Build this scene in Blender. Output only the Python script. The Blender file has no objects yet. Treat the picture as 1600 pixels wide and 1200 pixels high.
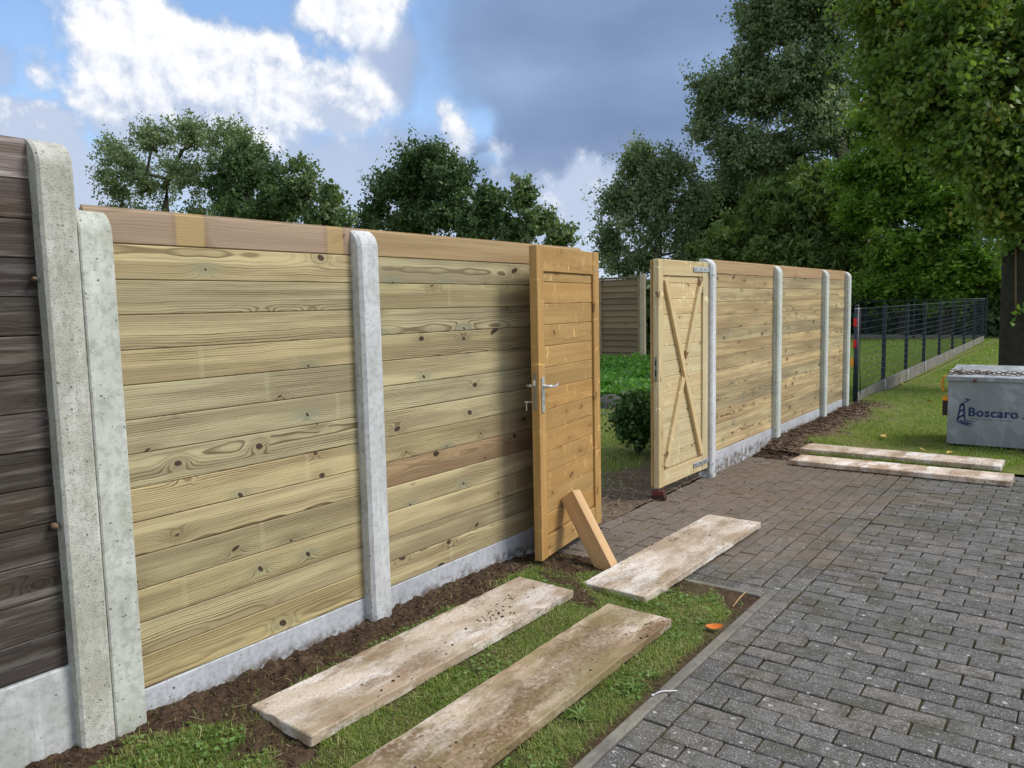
import bpy, bmesh, math, random
import numpy as np
from mathutils import Matrix, Vector
random.seed(7); rng = np.random.default_rng(7)
S = bpy.context.scene
COL = S.collection

# ------------------------------------------------------------------ camera
FPX = 1223.3
CAM = np.array([2.760, 0.0, 1.5773])
FWD = np.array([-0.59457352, 0.79791406, -0.09907314])
RGT = np.array([0.80296546, 0.59562505, -0.02184647])
UPV = np.array([-0.04157884, 0.09254164, 0.99484031])
cam = bpy.data.cameras.new('camera'); camo = bpy.data.objects.new('camera', cam); COL.objects.link(camo)
cam.sensor_width = 36; cam.lens = FPX / 1600 * 36; cam.clip_start = 0.05; cam.clip_end = 3000
M = Matrix.Identity(4)
for i in range(3):
    M[i][0], M[i][1], M[i][2], M[i][3] = RGT[i], UPV[i], -FWD[i], CAM[i]
camo.matrix_world = M
S.camera = camo
S.render.resolution_x, S.render.resolution_y = 1024, 768

# ------------------------------------------------------------------ light
SUN_AZ, SUN_EL = 60.0, 48.0          # azimuth from +Y towards +X
sun = bpy.data.lights.new('sun', 'SUN'); sun.energy = 2.3; sun.angle = math.radians(22); sun.color = (1, .955, .88)
suno = bpy.data.objects.new('sun', sun); COL.objects.link(suno)
sd = Vector((math.sin(math.radians(SUN_AZ)) * math.cos(math.radians(SUN_EL)), math.cos(math.radians(SUN_AZ)) * math.cos(math.radians(SUN_EL)), math.sin(math.radians(SUN_EL))))
suno.rotation_euler = sd.to_track_quat('Z', 'Y').to_euler(); suno.location = sd * 60
S.view_settings.view_transform = 'Standard'; S.view_settings.look = 'None'
S.view_settings.exposure = 0.50; S.view_settings.gamma = 1.0; S.view_settings.use_curve_mapping = False
SKYK = 0.80
try:
    S.cycles.max_bounces = 7; S.cycles.diffuse_bounces = 4; S.cycles.transparent_max_bounces = 6; S.cycles.transmission_bounces = 3; S.cycles.glossy_bounces = 2
    S.cycles.caustics_reflective = False; S.cycles.caustics_refractive = False
except Exception: pass

# ------------------------------------------------------------------ node helper
class NT:
    def __init__(s, nt): s.nt = nt; s.nt.nodes.clear()
    def new(s, t, **kw):
        n = s.nt.nodes.new(t)
        for k, v in kw.items(): setattr(n, k, v)
        return n
    def set(s, sock, v):
        if isinstance(v, bpy.types.NodeSocket): s.nt.links.new(v, sock)
        elif isinstance(v, (tuple, list)) and len(v) == 3 and sock.type == 'RGBA': sock.default_value = (*v, 1)
        else: sock.default_value = v
    def m(s, op, a, b=None, c=None, clamp=False):
        n = s.new('ShaderNodeMath', operation=op, use_clamp=clamp); s.set(n.inputs[0], a)
        if b is not None: s.set(n.inputs[1], b)
        if c is not None: s.set(n.inputs[2], c)
        return n.outputs[0]
    def ss(s, v, lo, hi, a=0., b=1.):
        n = s.new('ShaderNodeMapRange', interpolation_type='SMOOTHSTEP'); s.set(n.inputs[0], v); s.set(n.inputs[1], lo); s.set(n.inputs[2], hi); s.set(n.inputs[3], a); s.set(n.inputs[4], b)
        return n.outputs[0]
    def mix(s, f, a, b, blend='MIX'):
        n = s.new('ShaderNodeMix', data_type='RGBA', blend_type=blend); s.set(n.inputs[0], f); s.set(n.inputs[6], a); s.set(n.inputs[7], b)
        return n.outputs[2]
    def comb(s, x, y, z):
        n = s.new('ShaderNodeCombineXYZ'); s.set(n.inputs[0], x); s.set(n.inputs[1], y); s.set(n.inputs[2], z); return n.outputs[0]
    def sep(s, v):
        n = s.new('ShaderNodeSeparateXYZ'); s.set(n.inputs[0], v); return n.outputs
    def noise(s, v, scale, detail=3., rough=.55, dist=0., col=False):
        n = s.new('ShaderNodeTexNoise'); s.set(n.inputs['Vector'], v); n.inputs['Scale'].default_value = scale
        n.inputs['Detail'].default_value = detail; n.inputs['Roughness'].default_value = rough; n.inputs['Distortion'].default_value = dist
        return n.outputs['Color' if col else 'Fac']
    def vor(s, v, scale, dim='3D', feature='F1', rnd=1.):
        n = s.new('ShaderNodeTexVoronoi', voronoi_dimensions=dim, feature=feature); s.set(n.inputs['Vector'], v); n.inputs['Scale'].default_value = scale
        n.inputs['Randomness'].default_value = rnd
        return n.outputs
    def ramp(s, f, stops):
        n = s.new('ShaderNodeValToRGB'); s.set(n.inputs[0], f); e = n.color_ramp.elements
        while len(e) < len(stops): e.new(.5)
        for i, (p, c) in enumerate(stops):
            e[i].position = p; e[i].color = (*c, 1) if len(c) == 3 else c
        return n.outputs[0]
    def obj(s): return s.new('ShaderNodeTexCoord').outputs['Object']
    def pos(s): return s.new('ShaderNodeNewGeometry').outputs['Position']
    def info(s): return s.new('ShaderNodeObjectInfo').outputs
    def attr(s, name): return s.new('ShaderNodeAttribute', attribute_name=name).outputs
    def vm(s, op, a, b):
        n = s.new('ShaderNodeVectorMath', operation=op); s.set(n.inputs[0], a); s.set(n.inputs[1], b); return n.outputs[0]
    def bsdf(s, col, rough=.7, metal=0., bump=None, bstr=.3, bdist=.01, spec=.4):
        n = s.new('ShaderNodeBsdfPrincipled'); s.set(n.inputs['Base Color'], col); s.set(n.inputs['Roughness'], rough); s.set(n.inputs['Metallic'], metal)
        n.inputs['Specular IOR Level'].default_value = spec
        if bump is not None:
            b = s.new('ShaderNodeBump'); b.inputs['Strength'].default_value = bstr; b.inputs['Distance'].default_value = bdist
            s.set(b.inputs['Height'], bump); s.nt.links.new(b.outputs[0], n.inputs['Normal'])
        return n.outputs[0]
    def out(s, sh, world=False):
        o = s.new('ShaderNodeOutputWorld' if world else 'ShaderNodeOutputMaterial'); s.nt.links.new(sh, o.inputs[0])
MAT = {}
def material(name):
    m = bpy.data.materials.new(name); m.use_nodes = True; MAT[name] = m
    return m, NT(m.node_tree)

# ------------------------------------------------------------------ world: broken cumulus over a blue sky
W = bpy.data.worlds.new('World'); S.world = W; W.use_nodes = True
w = NT(W.node_tree)
dirv = w.new('ShaderNodeTexCoord').outputs['Generated']
dx, dy, dz = w.sep(dirv)
wn = w.noise(dirv, 6.0, 5., .55, col=True)
wx, wy, wz = w.sep(wn)
n_d = w.noise(dirv, 9., 9., .60)                                   # cauliflower detail
sunv = tuple(sd * .012)
n_e = w.noise(w.vm('ADD', dirv, sunv), 9., 9., .60)
relief = w.m('SUBTRACT', n_d, n_e)
n_s = w.noise(dirv, 4.2, 4., .5)
az = w.m('MULTIPLY', w.m('ARCTAN2', dx, dy), 57.2958)
el = w.m('MULTIPLY', w.m('ARCSINE', dz), 57.2958)
azw = w.m('ADD', az, w.m('MULTIPLY', w.m('SUBTRACT', wx, .5), 6.0))
elw = w.m('ADD', el, w.m('MULTIPLY', w.m('SUBTRACT', wy, .5), 4.5))
def blob(ca, ce, ra, re, amp=1.):
    a = w.m('DIVIDE', w.m('SUBTRACT', azw, ca), ra); e = w.m('DIVIDE', w.m('SUBTRACT', elw, ce), re)
    v = w.m('SUBTRACT', 1., w.m('SQRT', w.m('ADD', w.m('MULTIPLY', a, a), w.m('MULTIPLY', e, e))))
    return w.m('MULTIPLY', v, amp)
def vmax(l):
    r = l[0]
    for q in l[1:]: r = w.m('MAXIMUM', r, q)
    return r
# bright heaps of cumulus (azimuth, elevation, half-widths in degrees)
heap0 = vmax([blob(*b) for b in ((-60.0, 15.2, 6.6, 6.0, .85), (-55.5, 14.4, 8.4, 5.6, .8), (-49.6, 14.0, 6.4, 3.6, .62), (-46.4, 20.2, 4.4, 4.0, .6), (-69.8, 10.3, 7.0, 3.8), (-41.0, 12.7, 3.0, 2.8, .56), (-37.2, 11.4, 2.4, 2.6, .34), (-31.5, 7.2, 4.4, 3.8, .58), (-65.5, 7.6, 5.0, 3.4, .5), (-66.8, 14.8, 2.6, 1.9, .34),
                                 (-85, 24, 9, 7), (-100, 12, 12, 6), (-20, 36, 14, 8), (-62, 38, 13, 7), (60, 20, 18, 9), (110, 27, 16, 9), (165, 18, 18, 8), (-140, 22, 17, 9), (20, 62, 26, 12), (-120, 52, 26, 10))])
heaps = w.m('ADD', w.m('MULTIPLY', heap0, 1.9), w.m('MULTIPLY', w.m('SUBTRACT', n_d, .53), 2.1))
Cm = w.m('MAXIMUM', w.ss(heaps, -.04, .44), w.ss(w.m('ADD', heap0, w.m('MULTIPLY', w.m('SUBTRACT', n_d, .5), .35)), .20, .50))
# lavender-grey bodies under and beside the heaps, and the broad blue-grey sheet to the right
body = w.m('ADD', vmax([blob(*b) for b in ((-55.0, 11.0, 8.5, 6.5), (-50.0, 8.0, 10.0, 6.5), (-42.0, 8.0, 10., 6.5), (-70.5, 14.0, 3.6, 3.6), (-66.0, 7.0, 9.0, 4.6), (-45.0, 16.5, 3.0, 5.0), (-68.5, 20.5, 4.4, 2.2))]), w.m('MULTIPLY', w.m('SUBTRACT', n_d, .5), .8))
Bm = w.ss(body, -.05, .50)
sheet = w.ss(w.m('ADD', w.m('ADD', azw, w.m('MULTIPLY', el, -.25)), w.m('MULTIPLY', w.m('SUBTRACT', n_d, .5), 8.)), -49.5, -42.)
hole = w.ss(w.m('ADD', vmax([blob(-38.6, 13.3, 2.4, 1.9), blob(-38.3, 10.6, 1.4, 1.4)]), w.m('MULTIPLY', w.m('SUBTRACT', n_d, .5), .8)), 0., .7)
gen = w.ss(w.m('ADD', w.noise(dirv, 2.1, 6., .58), .04), .42, .60)
far = w.ss(w.m('ABSOLUTE', w.m('ADD', az, 35.)), 42., 62.)
highup = w.ss(el, 22., 32.)
outside = w.m('MAXIMUM', far, highup)
sheet = w.m('MULTIPLY', sheet, w.m('SUBTRACT', 1., w.m('MULTIPLY', hole, .8)))
inside = w.m('MAXIMUM', Bm, sheet)
lay = w.m('ADD', w.m('MULTIPLY', inside, w.m('SUBTRACT', 1., outside)), w.m('MULTIPLY', gen, outside))
streak = w.noise(w.vm('MULTIPLY', dirv, (2.2, 2.2, 5.)), 1.7, 4., .5)
def sc(c): return tuple(x * SKYK for x in c)
sheetc = w.ramp(streak, [(.30, sc((.170, .240, .405))), (.52, sc((.215, .300, .485))), (.72, sc((.30, .405, .60)))])
lowf = w.ss(el, 1.0, 13.0, 1., 0.)
sheetc = w.mix(w.m('MULTIPLY', lowf, w.ss(n_d, .36, .62, .30, .95)), sheetc, sc((.60, .69, .84)))
sheetc = w.mix(w.m('MULTIPLY', Bm, w.ss(az, -48., -38., .75, .1)), sheetc, sc((.50, .585, .755)))
shade_ = w.m('ADD', w.m('MULTIPLY', relief, -2.0), w.m('ADD', w.m('ADD', w.m('MULTIPLY', n_s, .75), w.m('MULTIPLY', n_d, .25)), w.ss(el, 9.5, 17., .22, -.05)))
heapc = w.ramp(shade_, [(.35, sc((.96, .96, .96))), (.50, sc((.80, .825, .88))), (.68, sc((.48, .56, .72)))])
cloudc = w.mix(Cm, sheetc, heapc)
cloudc = w.mix(w.m('MULTIPLY', outside, .62), cloudc, sc((.92, .94, .98)))
mask = w.m('MAXIMUM', Cm, w.m('MULTIPLY', lay, .95))
sky = w.new('ShaderNodeTexSky', sky_type='NISHITA'); sky.sun_disc = False
sky.sun_elevation = math.radians(SUN_EL); sky.sun_rotation = math.radians(SUN_AZ); sky.air_density = 1.0; sky.dust_density = .3; sky.ozone_density = 3.0
b1 = w.new('ShaderNodeBackground'); w.set(b1.inputs[0], sky.outputs[0]); b1.inputs[1].default_value = .15
b2 = w.new('ShaderNodeBackground'); w.set(b2.inputs[0], cloudc); b2.inputs[1].default_value = 1.0
mx = w.new('ShaderNodeMixShader'); w.set(mx.inputs[0], mask); w.set(mx.inputs[1], b1.outputs[0]); w.set(mx.inputs[2], b2.outputs[0])
w.out(mx.outputs[0], True)

# ------------------------------------------------------------------ materials
def wood(name, light, dark, knotc=(.075, .04, .022), freq=120., contrast=.75, knot_p=.42, rough=.72, fibre=.25, halo=(.30, .36, .22), stain=(.30, .22, .12), stain_amt=.35, weather=None, glare=0., stick_marks=False):
    m, n = material(name); n_k = 1.9
    o = n.obj(); x, y, z = n.sep(o); inf = n.info(); R = inf['Random']
    xo = n.m('ADD', x, n.m('MULTIPLY', R, 37.3)); v = n.m('ADD', z, y)
    R2 = n.m('FRACT', n.m('MULTIPLY', R, 17.31)); R3 = n.m('FRACT', n.m('MULTIPLY', R, 53.77))
    # knots: one candidate every 0.4 m of board
    KX, KZ = .33, .13
    vv = n.m('ADD', v, n.m('MULTIPLY', R2, 9.1))
    vo = n.vor(n.comb(n.m('DIVIDE', xo, KX), n.m('DIVIDE', vv, KZ), 0.), 1., '2D', 'F1', .85)
    kx, ky, kz = n.sep(vo['Position']); cr, cg, cb = n.sep(vo['Color'])
    ddx = n.m('SUBTRACT', xo, n.m('MULTIPLY', kx, KX)); ddz = n.m('SUBTRACT', vv, n.m('MULTIPLY', ky, KZ))
    skew = n.m('ADD', ddz, n.m('MULTIPLY', ddx, n.m('SUBTRACT', cb, .5)))
    e = n.m('SQRT', n.m('ADD', n.m('POWER', n.m('MULTIPLY', ddx, n.m('ADD', .38, n.m('MULTIPLY', cb, .65))), 2.), n.m('POWER', n.m('MULTIPLY', skew, 1.1), 2.)))
    has = n.m('GREATER_THAN', cr, 1. - knot_p)
    ks = n.m('ADD', n.m('ADD', .0052, n.m('MULTIPLY', n.m('POWER', cg, 1.8), .0135)), n.m('MULTIPLY', n.m('SUBTRACT', n.noise(n.comb(xo, y, v), 90., 2., .5), .5), .006))
    bulge = n.m('MULTIPLY', has, n.m('EXPONENT', n.m('MULTIPLY', n.m('POWER', n.m('DIVIDE', n.m('SQRT', n.m('ADD', n.m('POWER', n.m('MULTIPLY', ddx, .45), 2.), n.m('POWER', ddz, 2.))), .026), 2.), -1.)))
    zc = n.m('MULTIPLY', n.m('SUBTRACT', R3, .5), .30)
    hh = n.m('ADD', .016, n.m('MULTIPLY', n.noise(n.comb(n.m('MULTIPLY', xo, 1.), 0., n.m('MULTIPLY', R, 9.)), 1.15, 3., .55), .075))
    wob = n.m('MULTIPLY', n.m('SUBTRACT', n.noise(n.comb(n.m('MULTIPLY', xo, 2.2), n.m('MULTIPLY', v, 14.), n.m('MULTIPLY', R, 5.)), 1.4, 5., .62), .5), .017)
    rr = n.m('ADD', n.m('SQRT', n.m('ADD', n.m('POWER', n.m('ADD', n.m('SUBTRACT', v, zc), wob), 2.), n.m('POWER', hh, 2.))), n.m('MULTIPLY', bulge, .030))
    ring = n.m('FRACT', n.m('MULTIPLY', rr, freq))
    line = n.ramp(ring, [(0., (.10,) * 3), (.50, (.22,) * 3), (.80, (1.,) * 3), (.90, (.9,) * 3), (1., (.10,) * 3)])
    fb = n.noise(n.comb(n.m('MULTIPLY', xo, 5.), n.m('MULTIPLY', y, 60.), n.m('MULTIPLY', v, 210.)), 1., 3., .6)
    pat = n.noise(n.comb(n.m('MULTIPLY', xo, .9), R2, n.m('MULTIPLY', v, 17.)), 1., 4., .62)
    amp = n.ss(n.noise(n.comb(n.m('MULTIPLY', xo, 1.1), n.m('MULTIPLY', v, 6.), R3), 1., 2., .5), .30, .68, .25, 1.)
    rv = n.noise(n.comb(n.m('MULTIPLY', n.m('FLOOR', n.m('MULTIPLY', rr, freq)), 3.7), R, 0.), 1.3, 1., .5)
    f = n.m('MULTIPLY', n.m('MULTIPLY', n.m('MULTIPLY', line, n.ss(rv, .30, .66, .35, 1.15)), amp), contrast)
    f = n.m('ADD', f, n.m('MULTIPLY', n.m('SUBTRACT', fb, .5), fibre), None, True)
    c = n.mix(n.m('MULTIPLY', n.ss(pat, .37, .60), stain_amt), light, stain)
    c = n.mix(f, c, dark)
    if halo is not None:
        c = n.mix(n.m('MULTIPLY', bulge, n.m('MULTIPLY', n.ss(cb, .55, .8), .55)), c, halo)
    c = n.mix(n.m('MULTIPLY', bulge, .45), c, dark)
    kn = n.m('MULTIPLY', has, n.ss(n.m('SUBTRACT', e, ks), -.003, .003, 1., 0.))
    kcol = n.mix(n.ss(n.m('DIVIDE', e, ks), .35, .9), tuple(q * n_k for q in knotc), knotc)
    rimk = n.m('MULTIPLY', has, n.m('MULTIPLY', n.ss(n.m('DIVIDE', e, ks), 1.0, 1.25), n.ss(n.m('DIVIDE', e, ks), 1.35, 2.2, 1., 0.)))
    c = n.mix(n.m('MULTIPLY', rimk, .14), c, tuple(min(1, q * 1.25) for q in light))
    c = n.mix(n.m('MULTIPLY', kn, .95), c, kcol)
    if glare:   # streaks of bright glare painted into the wood colour
        gl = n.ss(n.noise(n.comb(n.m('MULTIPLY', xo, 11.), n.m('MULTIPLY', v, 4.), n.m('MULTIPLY', R, 60.)), 2., 3., .6, 1.2), .60, .72)
        c = n.mix(n.m('MULTIPLY', gl, glare), c, tuple(min(1, q * 1.6) for q in light))
    if weather is not None:
        wt = n.noise(n.comb(n.m('MULTIPLY', xo, 2.5), n.m('MULTIPLY', y, 20.), n.m('MULTIPLY', v, 34.)), 1., 5., .65)
        c = n.mix(n.ss(wt, .47, .66), c, weather)
    if stick_marks:
        bx = n.m('ABSOLUTE', n.m('SUBTRACT', x, n.m('MULTIPLY', n.m('SUBTRACT', R2, .5), .9)))
        c = n.mix(n.m('MULTIPLY', n.m('MULTIPLY', n.ss(bx, .009, .013, 1., 0.), n.m('GREATER_THAN', R3, .62)), n.ss(fb, .3, .6, .05, .22)), c, (.62, .54, .34))
    c = n.mix(1., c, inf['Color'], 'MULTIPLY')
    h = n.m('ADD', n.m('MULTIPLY', line, -.5), n.m('ADD', n.m('MULTIPLY', fb, .8), n.m('MULTIPLY', kn, -.6)))
    n.out(n.bsdf(c, rough, 0., h, .25, .0022, .3)); return m
wood('treated_pine', (.535, .452, .255), (.135, .092, .043), (.028, .016, .011), freq=135., contrast=1.1, knot_p=.60, stain=(.33, .265, .15), stain_amt=.85, fibre=.50, halo=(.36, .43, .30), stick_marks=True)
wood('cap_pine', (.41, .315, .20), (.20, .135, .078), freq=120., contrast=.75, knot_p=.35, halo=None, stain=(.28, .20, .12), stain_amt=.5)
wood('honey_pine', (.46, .285, .105), (.25, .13, .036), (.10, .045, .016), freq=120., contrast=.75, fibre=.4, knot_p=.55, halo=None, glare=.85, stain=(.34, .20, .065), stain_amt=.6, rough=.5)
wood('pale_pine', (.66, .545, .315), (.38, .27, .13), (.13, .07, .035), freq=120., contrast=.7, fibre=.4, knot_p=.55, halo=None, glare=.7, stain=(.50, .35, .17), stain_amt=.55, rough=.55)
wood('weathered_plank', (.060, .045, .035), (.014, .011, .010), (.02, .015, .012), freq=130., contrast=.8, fibre=.7, halo=None, stain=(.13, .12, .125), stain_amt=.35, weather=(.17, .155, .145), rough=.8)
wood('rough_timber', (.58, .38, .19), (.36, .20, .085), (.12, .06, .03), freq=150., contrast=.5, fibre=.6, halo=None, stain=(.36, .20, .09))
wood('garden_slat', (.30, .225, .14), (.16, .12, .075), freq=130., contrast=.6, halo=None, weather=(.27, .21, .135), stain=(.16, .13, .07))

def concrete(name, a, b, pits=.6, algae=.0, dirt=.0, dirt_z=(.05, .2), speck=0.):
    m, n = material(name)
    o = n.obj(); p = n.pos(); inf = n.info()
    oo = n.vm('ADD', o, n.comb(n.m('MULTIPLY', inf['Random'], 31.), n.m('MULTIPLY', inf['Random'], 17.), 0.))
    n1 = n.noise(oo, 3.2, 5., .6); n2 = n.noise(oo, 38., 4., .65)
    c = n.mix(n.ss(n1, .32, .68), a, b)
    c = n.mix(n.m('MULTIPLY', n.ss(n2, .42, .68), .50), c, tuple(q * .60 for q in a))
    streaks = n.noise(n.vm('MULTIPLY', oo, (9., 9., 1.1)), 2.4, 4., .6)
    c = n.mix(n.m('MULTIPLY', n.ss(streaks, .52, .74), .35), c, tuple(min(.9, q * 1.35) for q in b))
    v1 = n.vor(n.vm('ADD', oo, n.vm('MULTIPLY', n.noise(oo, 60., 2., .5, col=True), (.012,) * 3)), 55.)
    r1, g1, bb1 = n.sep(v1['Color'])
    pit = n.m('MULTIPLY', n.m('GREATER_THAN', r1, 1. - pits * .45), n.ss(v1['Distance'], n.m('MULTIPLY', g1, .12), n.m('ADD', n.m('MULTIPLY', g1, .30), .06), 1., 0.))
    v2 = n.vor(oo, 140.); r2 = n.sep(v2['Color'])[0]
    pit2 = n.m('MULTIPLY', n.m('GREATER_THAN', r2, 1. - pits * .4), n.ss(v2['Distance'], .12, .34, 1., 0.))
    pit = n.m('MAXIMUM', pit, n.m('MULTIPLY', pit2, .7))
    c = n.mix(n.m('MULTIPLY', pit, .85), c, (.075, .07, .06))
    if algae:
        al = n.noise(oo, 5., 6., .7)
        c = n.mix(n.m('MULTIPLY', n.ss(al, .46, .68), algae), c, (.31, .33, .24))
        c = n.mix(n.m('MULTIPLY', n.ss(n.noise(oo, 2.1, 5., .7), .52, .66), algae * .55), c, (.30, .26, .18))
    if dirt:
        px, py, pz = n.sep(p)
        zz = n.m('ADD', pz, n.m('MULTIPLY', n.m('SUBTRACT', n.noise(p, 7., 5., .7), .5), .17))
        d = n.m('MULTIPLY', n.ss(zz, dirt_z[0], dirt_z[1], 1., 0.), n.ss(n.noise(p, 16., 6., .72), .42, .56))
        c = n.mix(n.m('MULTIPLY', d, dirt), c, (.10, .065, .042))
    c = n.mix(1., c, inf['Color'], 'MULTIPLY')
    h = n.m('SUBTRACT', n.m('MULTIPLY', n2, .4), pit)
    n.out(n.bsdf(c, .88, 0., h, .55, .003, .25)); return m
concrete('post_concrete', (.50, .51, .505), (.61, .62, .625), .55, .10, .5, (.08, .15))
concrete('old_post_concrete', (.42, .415, .37), (.60, .60, .565), 1.25, .36, .3, (.05, .16))
concrete('base_concrete', (.40, .41, .43), (.50, .51, .53), .12, .0, .8, (.085, .145))
concrete('old_base_concrete', (.44, .445, .43), (.66, .67, .68), .06, .40, .4, (.0, .2))
concrete('kerb_concrete', (.15, .14, .12), (.22, .205, .175), .5, .25, .3, (-.1, .05))

# concrete base plates lying on the verge, smeared with soil
m, n = material('muddy_slab')
o = n.obj(); inf = n.info(); oo = n.vm('ADD', o, n.comb(n.m('MULTIPLY', inf['Random'], 23.), n.m('MULTIPLY', inf['Random'], 11.), 0.))
rot = n.vm('MULTIPLY', oo, (1.0, .38, 1.))
c = n.mix(n.ss(n.noise(rot, 5., 6., .68), .38, .58), (.40, .31, .225), (.66, .585, .50))
c = n.mix(n.m('MULTIPLY', n.ss(n.noise(n.vm('ADD', rot, (7., 0., 0.)), 4.6, 6., .66), .50, .60), .85), c, (.83, .81, .79))
mud = n.noise(n.vm('ADD', rot, (3.3, 0., 0.)), 5.1, 9., .72)
mudm = n.ss(mud, .50, .60)
al = n.m('SUBTRACT', 1., inf['Alpha'])
gr = n.ss(n.noise(oo, 60., 4., .7), .30, .62)
c = n.mix(n.m('MULTIPLY', n.m('MULTIPLY', mudm, n.m('ADD', .35, al)), n.m('ADD', .35, n.m('MULTIPLY', gr, .65))), c, (.19, .125, .075))
c = n.mix(n.m('MULTIPLY', n.m('MULTIPLY', n.ss(n.noise(rot, 3.4, 7., .68), .45, .56), al), n.m('ADD', .4, n.m('MULTIPLY', gr, .5))), c, (.16, .115, .065))
c = n.mix(n.m('MULTIPLY', n.ss(n.noise(n.vm('ADD', rot, (1., 5., 0.)), 4.2, 7., .68), .47, .60), n.m('MULTIPLY', al, .6)), c, (.25, .225, .10))
sp = n.vor(n.vm('ADD', oo, n.vm('MULTIPLY', n.noise(oo, 25., 3., .6, col=True), (.05,) * 3)), 42.); spr = n.sep(sp['Color'])[0]
spm = n.m('MULTIPLY', n.m('GREATER_THAN', spr, .55), n.ss(sp['Distance'], .16, .34, 1., 0.))
spm = n.m('MULTIPLY', spm, n.ss(n.noise(rot, 4.4, 4., .65), .42, .56))
c = n.mix(n.m('MULTIPLY', spm, .85), c, (.09, .058, .036))
fine = n.noise(oo, 90., 4., .7)
c = n.mix(n.m('MULTIPLY', n.ss(fine, .46, .66), .55), c, (.30, .235, .17))
c = n.mix(1., c, inf['Color'], 'MULTIPLY')
n.out(n.bsdf(c, .9, 0., n.m('ADD', n.m('MULTIPLY', fine, .5), n.m('MULTIPLY', mudm, .6)), .6, .004, .2))

# pavers: dark grey concrete blocks, pale aggregate flecks, lichen, moss, and dirt tracked out of the gateway
m, n = material('paver')
p = n.pos(); inf = n.info(); R = inf['Random']; px, py, pz = n.sep(p)
base = n.mix(R, (.088, .080, .070), (.185, .171, .152))
base = n.mix(n.m('MULTIPLY', n.m('GREATER_THAN', n.m('FRACT', n.m('MULTIPLY', R, 31.7)), .82), .5), base, (.27, .215, .175))
g1 = n.noise(p, 160., 3., .75); g2 = n.noise(p, 14., 5., .65)
c = n.mix(n.ss(g1, .38, .64), n.mix(.68, base, (.02, .02, .02)), n.mix(.30, base, (.36, .355, .34)))
c = n.mix(n.m('MULTIPLY', n.ss(g2, .43, .66), .60), c, (.055, .052, .042))
v = n.vor(p, 130.); vr = n.sep(v['Color'])[0]
c = n.mix(n.m('MULTIPLY', n.m('MULTIPLY', n.m('GREATER_THAN', vr, .80), n.ss(v['Distance'], .22, .42, 1., 0.)), .75), c, (.50, .50, .50))
lp = n.vm('ADD', p, n.vm('MULTIPLY', n.noise(p, 40., 3., .6, col=True), (.03,) * 3))
v = n.vor(lp, 23.); vr, vg, vb = n.sep(v['Color'])
c = n.mix(n.m('MULTIPLY', n.m('MULTIPLY', n.m('GREATER_THAN', vr, .66), n.ss(v['Distance'], n.m('MULTIPLY', vg, .16), n.m('ADD', .05, n.m('MULTIPLY', vg, .24)), 1., 0.)), .75), c, (.52, .53, .51))
mossn = n.noise(p, 3.1, 6., .68); mossf = n.noise(p, 55., 3., .7)
edge = n.ss(px, 1.4, 2.6, .05, 0.)
farm = n.ss(py, 4.8, 7.2, 0., .085)
moss = n.m('MULTIPLY', n.ss(n.m('ADD', n.m('ADD', mossn, edge), farm), .53, .66), n.ss(mossf, .36, .58))
c = n.mix(n.m('MULTIPLY', moss, .78), c, (.056, .052, .026))
# brown soil carried over the path in front of the gate
dn = n.noise(p, 1.9, 6., .62); dn2 = n.noise(p, 22., 4., .7)
dgr = n.m('ADD', n.ss(px, .3, 2.8, .40, -.12), n.m('MULTIPLY', n.ss(py, 3.4, 4.9, -.55, 0.), 1.))
dirt = n.m('MULTIPLY', n.ss(n.m('ADD', dn, dgr), .46, .92), n.ss(dn2, .30, .62, .25, 1.))
c = n.mix(n.m('MULTIPLY', dirt, .82), c, (.175, .125, .082))
n.out(n.bsdf(c, n.ss(g2, .3, .7, .62, .85), 0., n.m('ADD', g1, n.m('MULTIPLY', g2, .8)), .55, .0035, .35))

m, n = material('joint_fill')
p = n.pos(); px, py, pz = n.sep(p)
c = n.mix(n.ss(n.noise(p, 5., 5., .65), .42, .58), (.034, .027, .018), (.066, .058, .024))
dgr = n.m('ADD', n.ss(px, .2, 1.9, .34, -.14), n.ss(py, 3.4, 4.9, -.5, 0.))
c = n.mix(n.ss(n.m('ADD', n.noise(p, 1.9, 6., .62), dgr), .50, .72), c, (.15, .105, .068))
n.out(n.bsdf(c, .95, 0., n.noise(p, 90., 4., .7), .8, .006, .1))

m, n = material('verge_soil')
p = n.pos(); s_ = n.attr('soil')['Fac']
soil = n.mix(n.ss(n.noise(p, 48., 6., .7), .34, .66), (.040, .025, .016), (.115, .074, .046))
soil = n.mix(n.m('MULTIPLY', n.ss(n.noise(p, 4., 4., .6), .50, .66), .5), soil, (.16, .105, .068))
turf = n.mix(n.ss(n.noise(p, 30., 5., .65), .36, .64), (.065, .066, .026), (.14, .14, .05))
turf = n.mix(n.m('MULTIPLY', n.ss(n.noise(p, 3.4, 4., .6), .45, .62), .6), turf, (.09, .065, .038))
c = n.mix(s_, turf, soil)
n.out(n.bsdf(c, .95, 0., n.noise(p, 70., 6., .75), 1., .012, .12))

m, n = material('lawn_ground')
p = n.pos(); s_ = n.attr('soil')['Fac']
turf = n.mix(n.ss(n.noise(p, 9., 6., .7), .36, .64), (.10, .13, .028), (.19, .22, .055))
turf = n.mix(n.m('MULTIPLY', n.ss(n.noise(p, 1.3, 5., .62), .47, .64), .62), turf, (.19, .165, .08))
soil = n.mix(n.ss(n.noise(p, 30., 6., .7), .34, .66), (.085, .060, .040), (.225, .165, .112))
n.out(n.bsdf(n.mix(s_, turf, soil), .95, 0., n.noise(p, 55., 6., .75), 1., .02, .1))

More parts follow.
